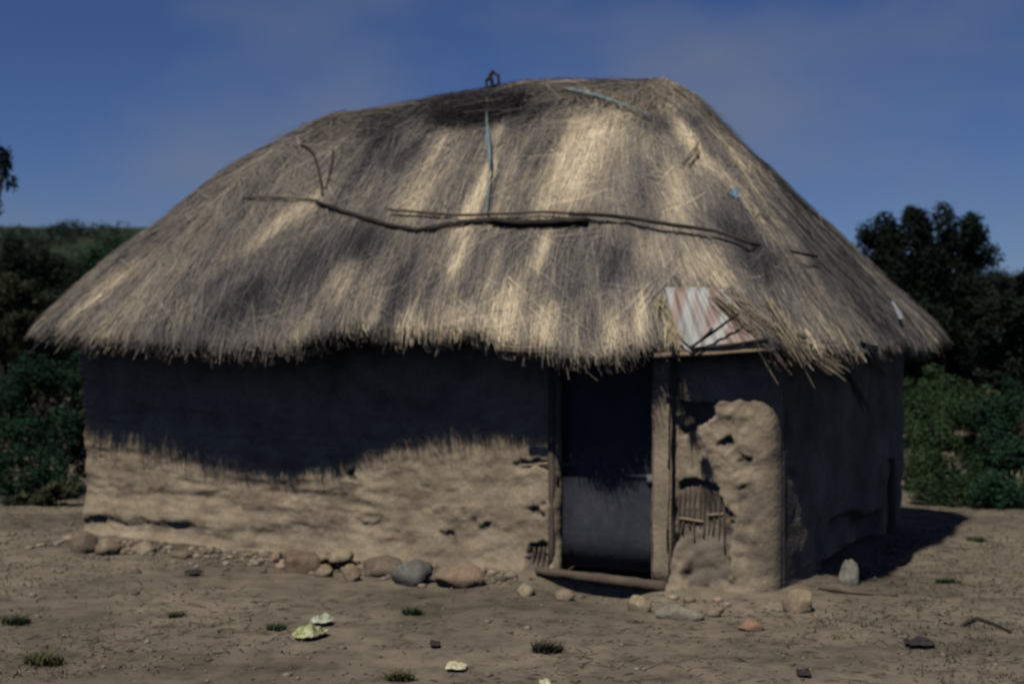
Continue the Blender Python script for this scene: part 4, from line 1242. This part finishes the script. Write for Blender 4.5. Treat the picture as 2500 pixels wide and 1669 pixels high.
plant('bush', 'deep green bush beside the shaded side wall of the hut', 'bush', b, px_clumps(b, 16.6, [
    (2245, 1010, 45, 55, 0.2), (2290, 1060, 60, 55, 0), (2330, 1010, 70, 60, 0.5), (2260, 1130, 50, 70, -0.2), (2330, 1150, 80, 70, 0), (2270, 1210, 55, 45, -0.5), (2350, 1210, 80, 45, -0.6), (2215, 1000, 40, 70, 1.0), (2215, 1120, 40, 70, 1.0), (2215, 1210, 40, 40, 0.8), (2400, 1080, 70, 90, 0.8), (2380, 1000, 60, 70, 1.2), (2290, 950, 60, 50, 1.5), (2400, 1190, 60, 50, 0.4)]), 32000, 0.022, LTG, 13, 0.03)
b = ground_at(2460, 16.0)
plant('bush', 'dark green bush at the right edge of the picture', 'bush', b, px_clumps(b, 16.0, [
    (2430, 1020, 60, 60, 0.3), (2490, 1000, 70, 70, 0), (2440, 1110, 60, 60, 0), (2510, 1110, 80, 80, 0), (2430, 1200, 70, 50, -0.3), (2510, 1200, 80, 55, -0.3), (2600, 1080, 90, 120, 0)]), 17000, 0.025, MDG, 14, 0.03)
# left
b = ground_at(90, 17.0)
plant('bush', 'leafy green bush beside the left wall of the hut', 'bush', b, px_clumps(b, 17.0, [
    (150, 930, 55, 60, 0.3), (90, 930, 60, 65, 0), (30, 960, 60, 70, 0.2), (150, 1030, 50, 60, 0), (70, 1050, 70, 70, 0), (0, 1080, 70, 80, 0), (120, 1130, 60, 60, -0.2), (40, 1160, 70, 60, -0.3), (150, 1190, 45, 40, -0.4), (-60, 1050, 80, 120, 0), (190, 900, 40, 60, 0.8), (195, 1010, 40, 70, 0.8), (195, 1120, 40, 70, 0.8)]), 26000, 0.026, MDG, 15, 0.03)
b = ground_at(150, 16.0)
plant('bush', 'low pale bush at the foot of the left wall', 'bush', b, px_clumps(b, 16.0, [
    (160, 1190, 34, 26, 0), (115, 1210, 45, 26, 0), (60, 1222, 45, 22, 0.1)]), 2600, 0.032, OLV, 16, 0.015)
b = ground_at(110, 27.0)
plant('thorn_tree', 'dark spreading tree below the hillside at the left', 'tree', b, px_clumps(b, 27.0, [
    (60, 640, 55, 45, 0), (130, 660, 55, 50, 0.4), (190, 690, 50, 50, 0), (20, 690, 70, 60, 0), (110, 740, 80, 60, 0), (190, 770, 70, 60, 0.3), (60, 820, 90, 70, 0), (150, 850, 80, 70, 0)]), 22000, 0.048, DKG, 17, 0.09)
b = ground_at(45, 22.0)
plant('bush', 'pale olive bush at the left edge before the dark tree', 'bush', b, px_clumps(b, 22.0, [
    (30, 710, 50, 36, 0), (80, 735, 45, 32, 0.2), (-30, 730, 60, 50, 0), (60, 790, 70, 45, 0), (0, 830, 70, 60, 0), (80, 860, 70, 55, 0)]), 14000, 0.03, OLV, 18, 0.035)
b = ground_at(-95, 20.0)
plant('thorn_tree', 'tall tree outside the left edge reaching in with one dark branch', 'tree', b, px_clumps(b, 20.0, [
    (8, 420, 24, 48, 0), (-10, 380, 30, 40, 0.2), (28, 450, 16, 26, 0), (-60, 420, 60, 70, 0), (-140, 380, 90, 80, 0), (-130, 500, 100, 80, 0.3), (-60, 330, 60, 50, 0), (-200, 450, 90, 90, 0)]), 16000, 0.032, DKG, 19, 0.10, stems=7)
# hidden behind the hut, seen only past its edges
b = ground_at(340, 30.0)
plant('bush', 'grey-green bush showing just above the left slope of the roof', 'bush', b, px_clumps(b, 30.0, [
    (250, 640, 60, 45, 0), (320, 620, 60, 45, 0), (280, 700, 80, 60, 0), (380, 660, 70, 60, 0.5), (330, 760, 120, 70, 0), (220, 780, 80, 70, 0)]), 15000, 0.045, MDG, 20, 0.05)

# scrub on the hillside: one far mass
r = np.random.default_rng(401)
N = 1500
yy = r.uniform(85, 150, N); xx = r.uniform(-0.55, 0.6, N) * yy
angs = xx / yy
tp = np.where(angs < 0.1, 0.078, 0.078 - 0.036 * sstep(0.1, 0.32, angs)) * 180
zz = tp * sstep(75, 175, yy) * 0.93 - 1.0 + 2.0 * sstep(85, 150, yy)
cl = [((x, y, z + 0.3), (w, w, w * 0.7)) for x, y, z, w in zip(xx, yy, zz, r.uniform(0.7, 1.7, N))]
V, F, C = leaves(cl, 120000, 0.22, (0.011, 0.019, 0.012), 402)
o = link('hillside_scrub', np_mesh('hillside_scrub', V, F, C), M['leaf'])
tag(o, 'dark green scrub covering the far hillside', 'scrub', kind='stuff')
# rough scrub belt on the plain behind the yard
N = 420
yy = r.uniform(24, 75, N); xx = r.uniform(-0.6, 0.6, N) * yy
cl = [((x, y, 0.5), (w, w, w * 0.75)) for x, y, w in zip(xx, yy, r.uniform(0.6, 1.9, N))]
V, F, C = leaves(cl, 130000, 0.08, (0.010, 0.017, 0.010), 403)
o = link('plain_scrub', np_mesh('plain_scrub', V, F, C), M['leaf'])
tag(o, 'dark scrub belt on the plain behind the yard', 'scrub', kind='stuff')
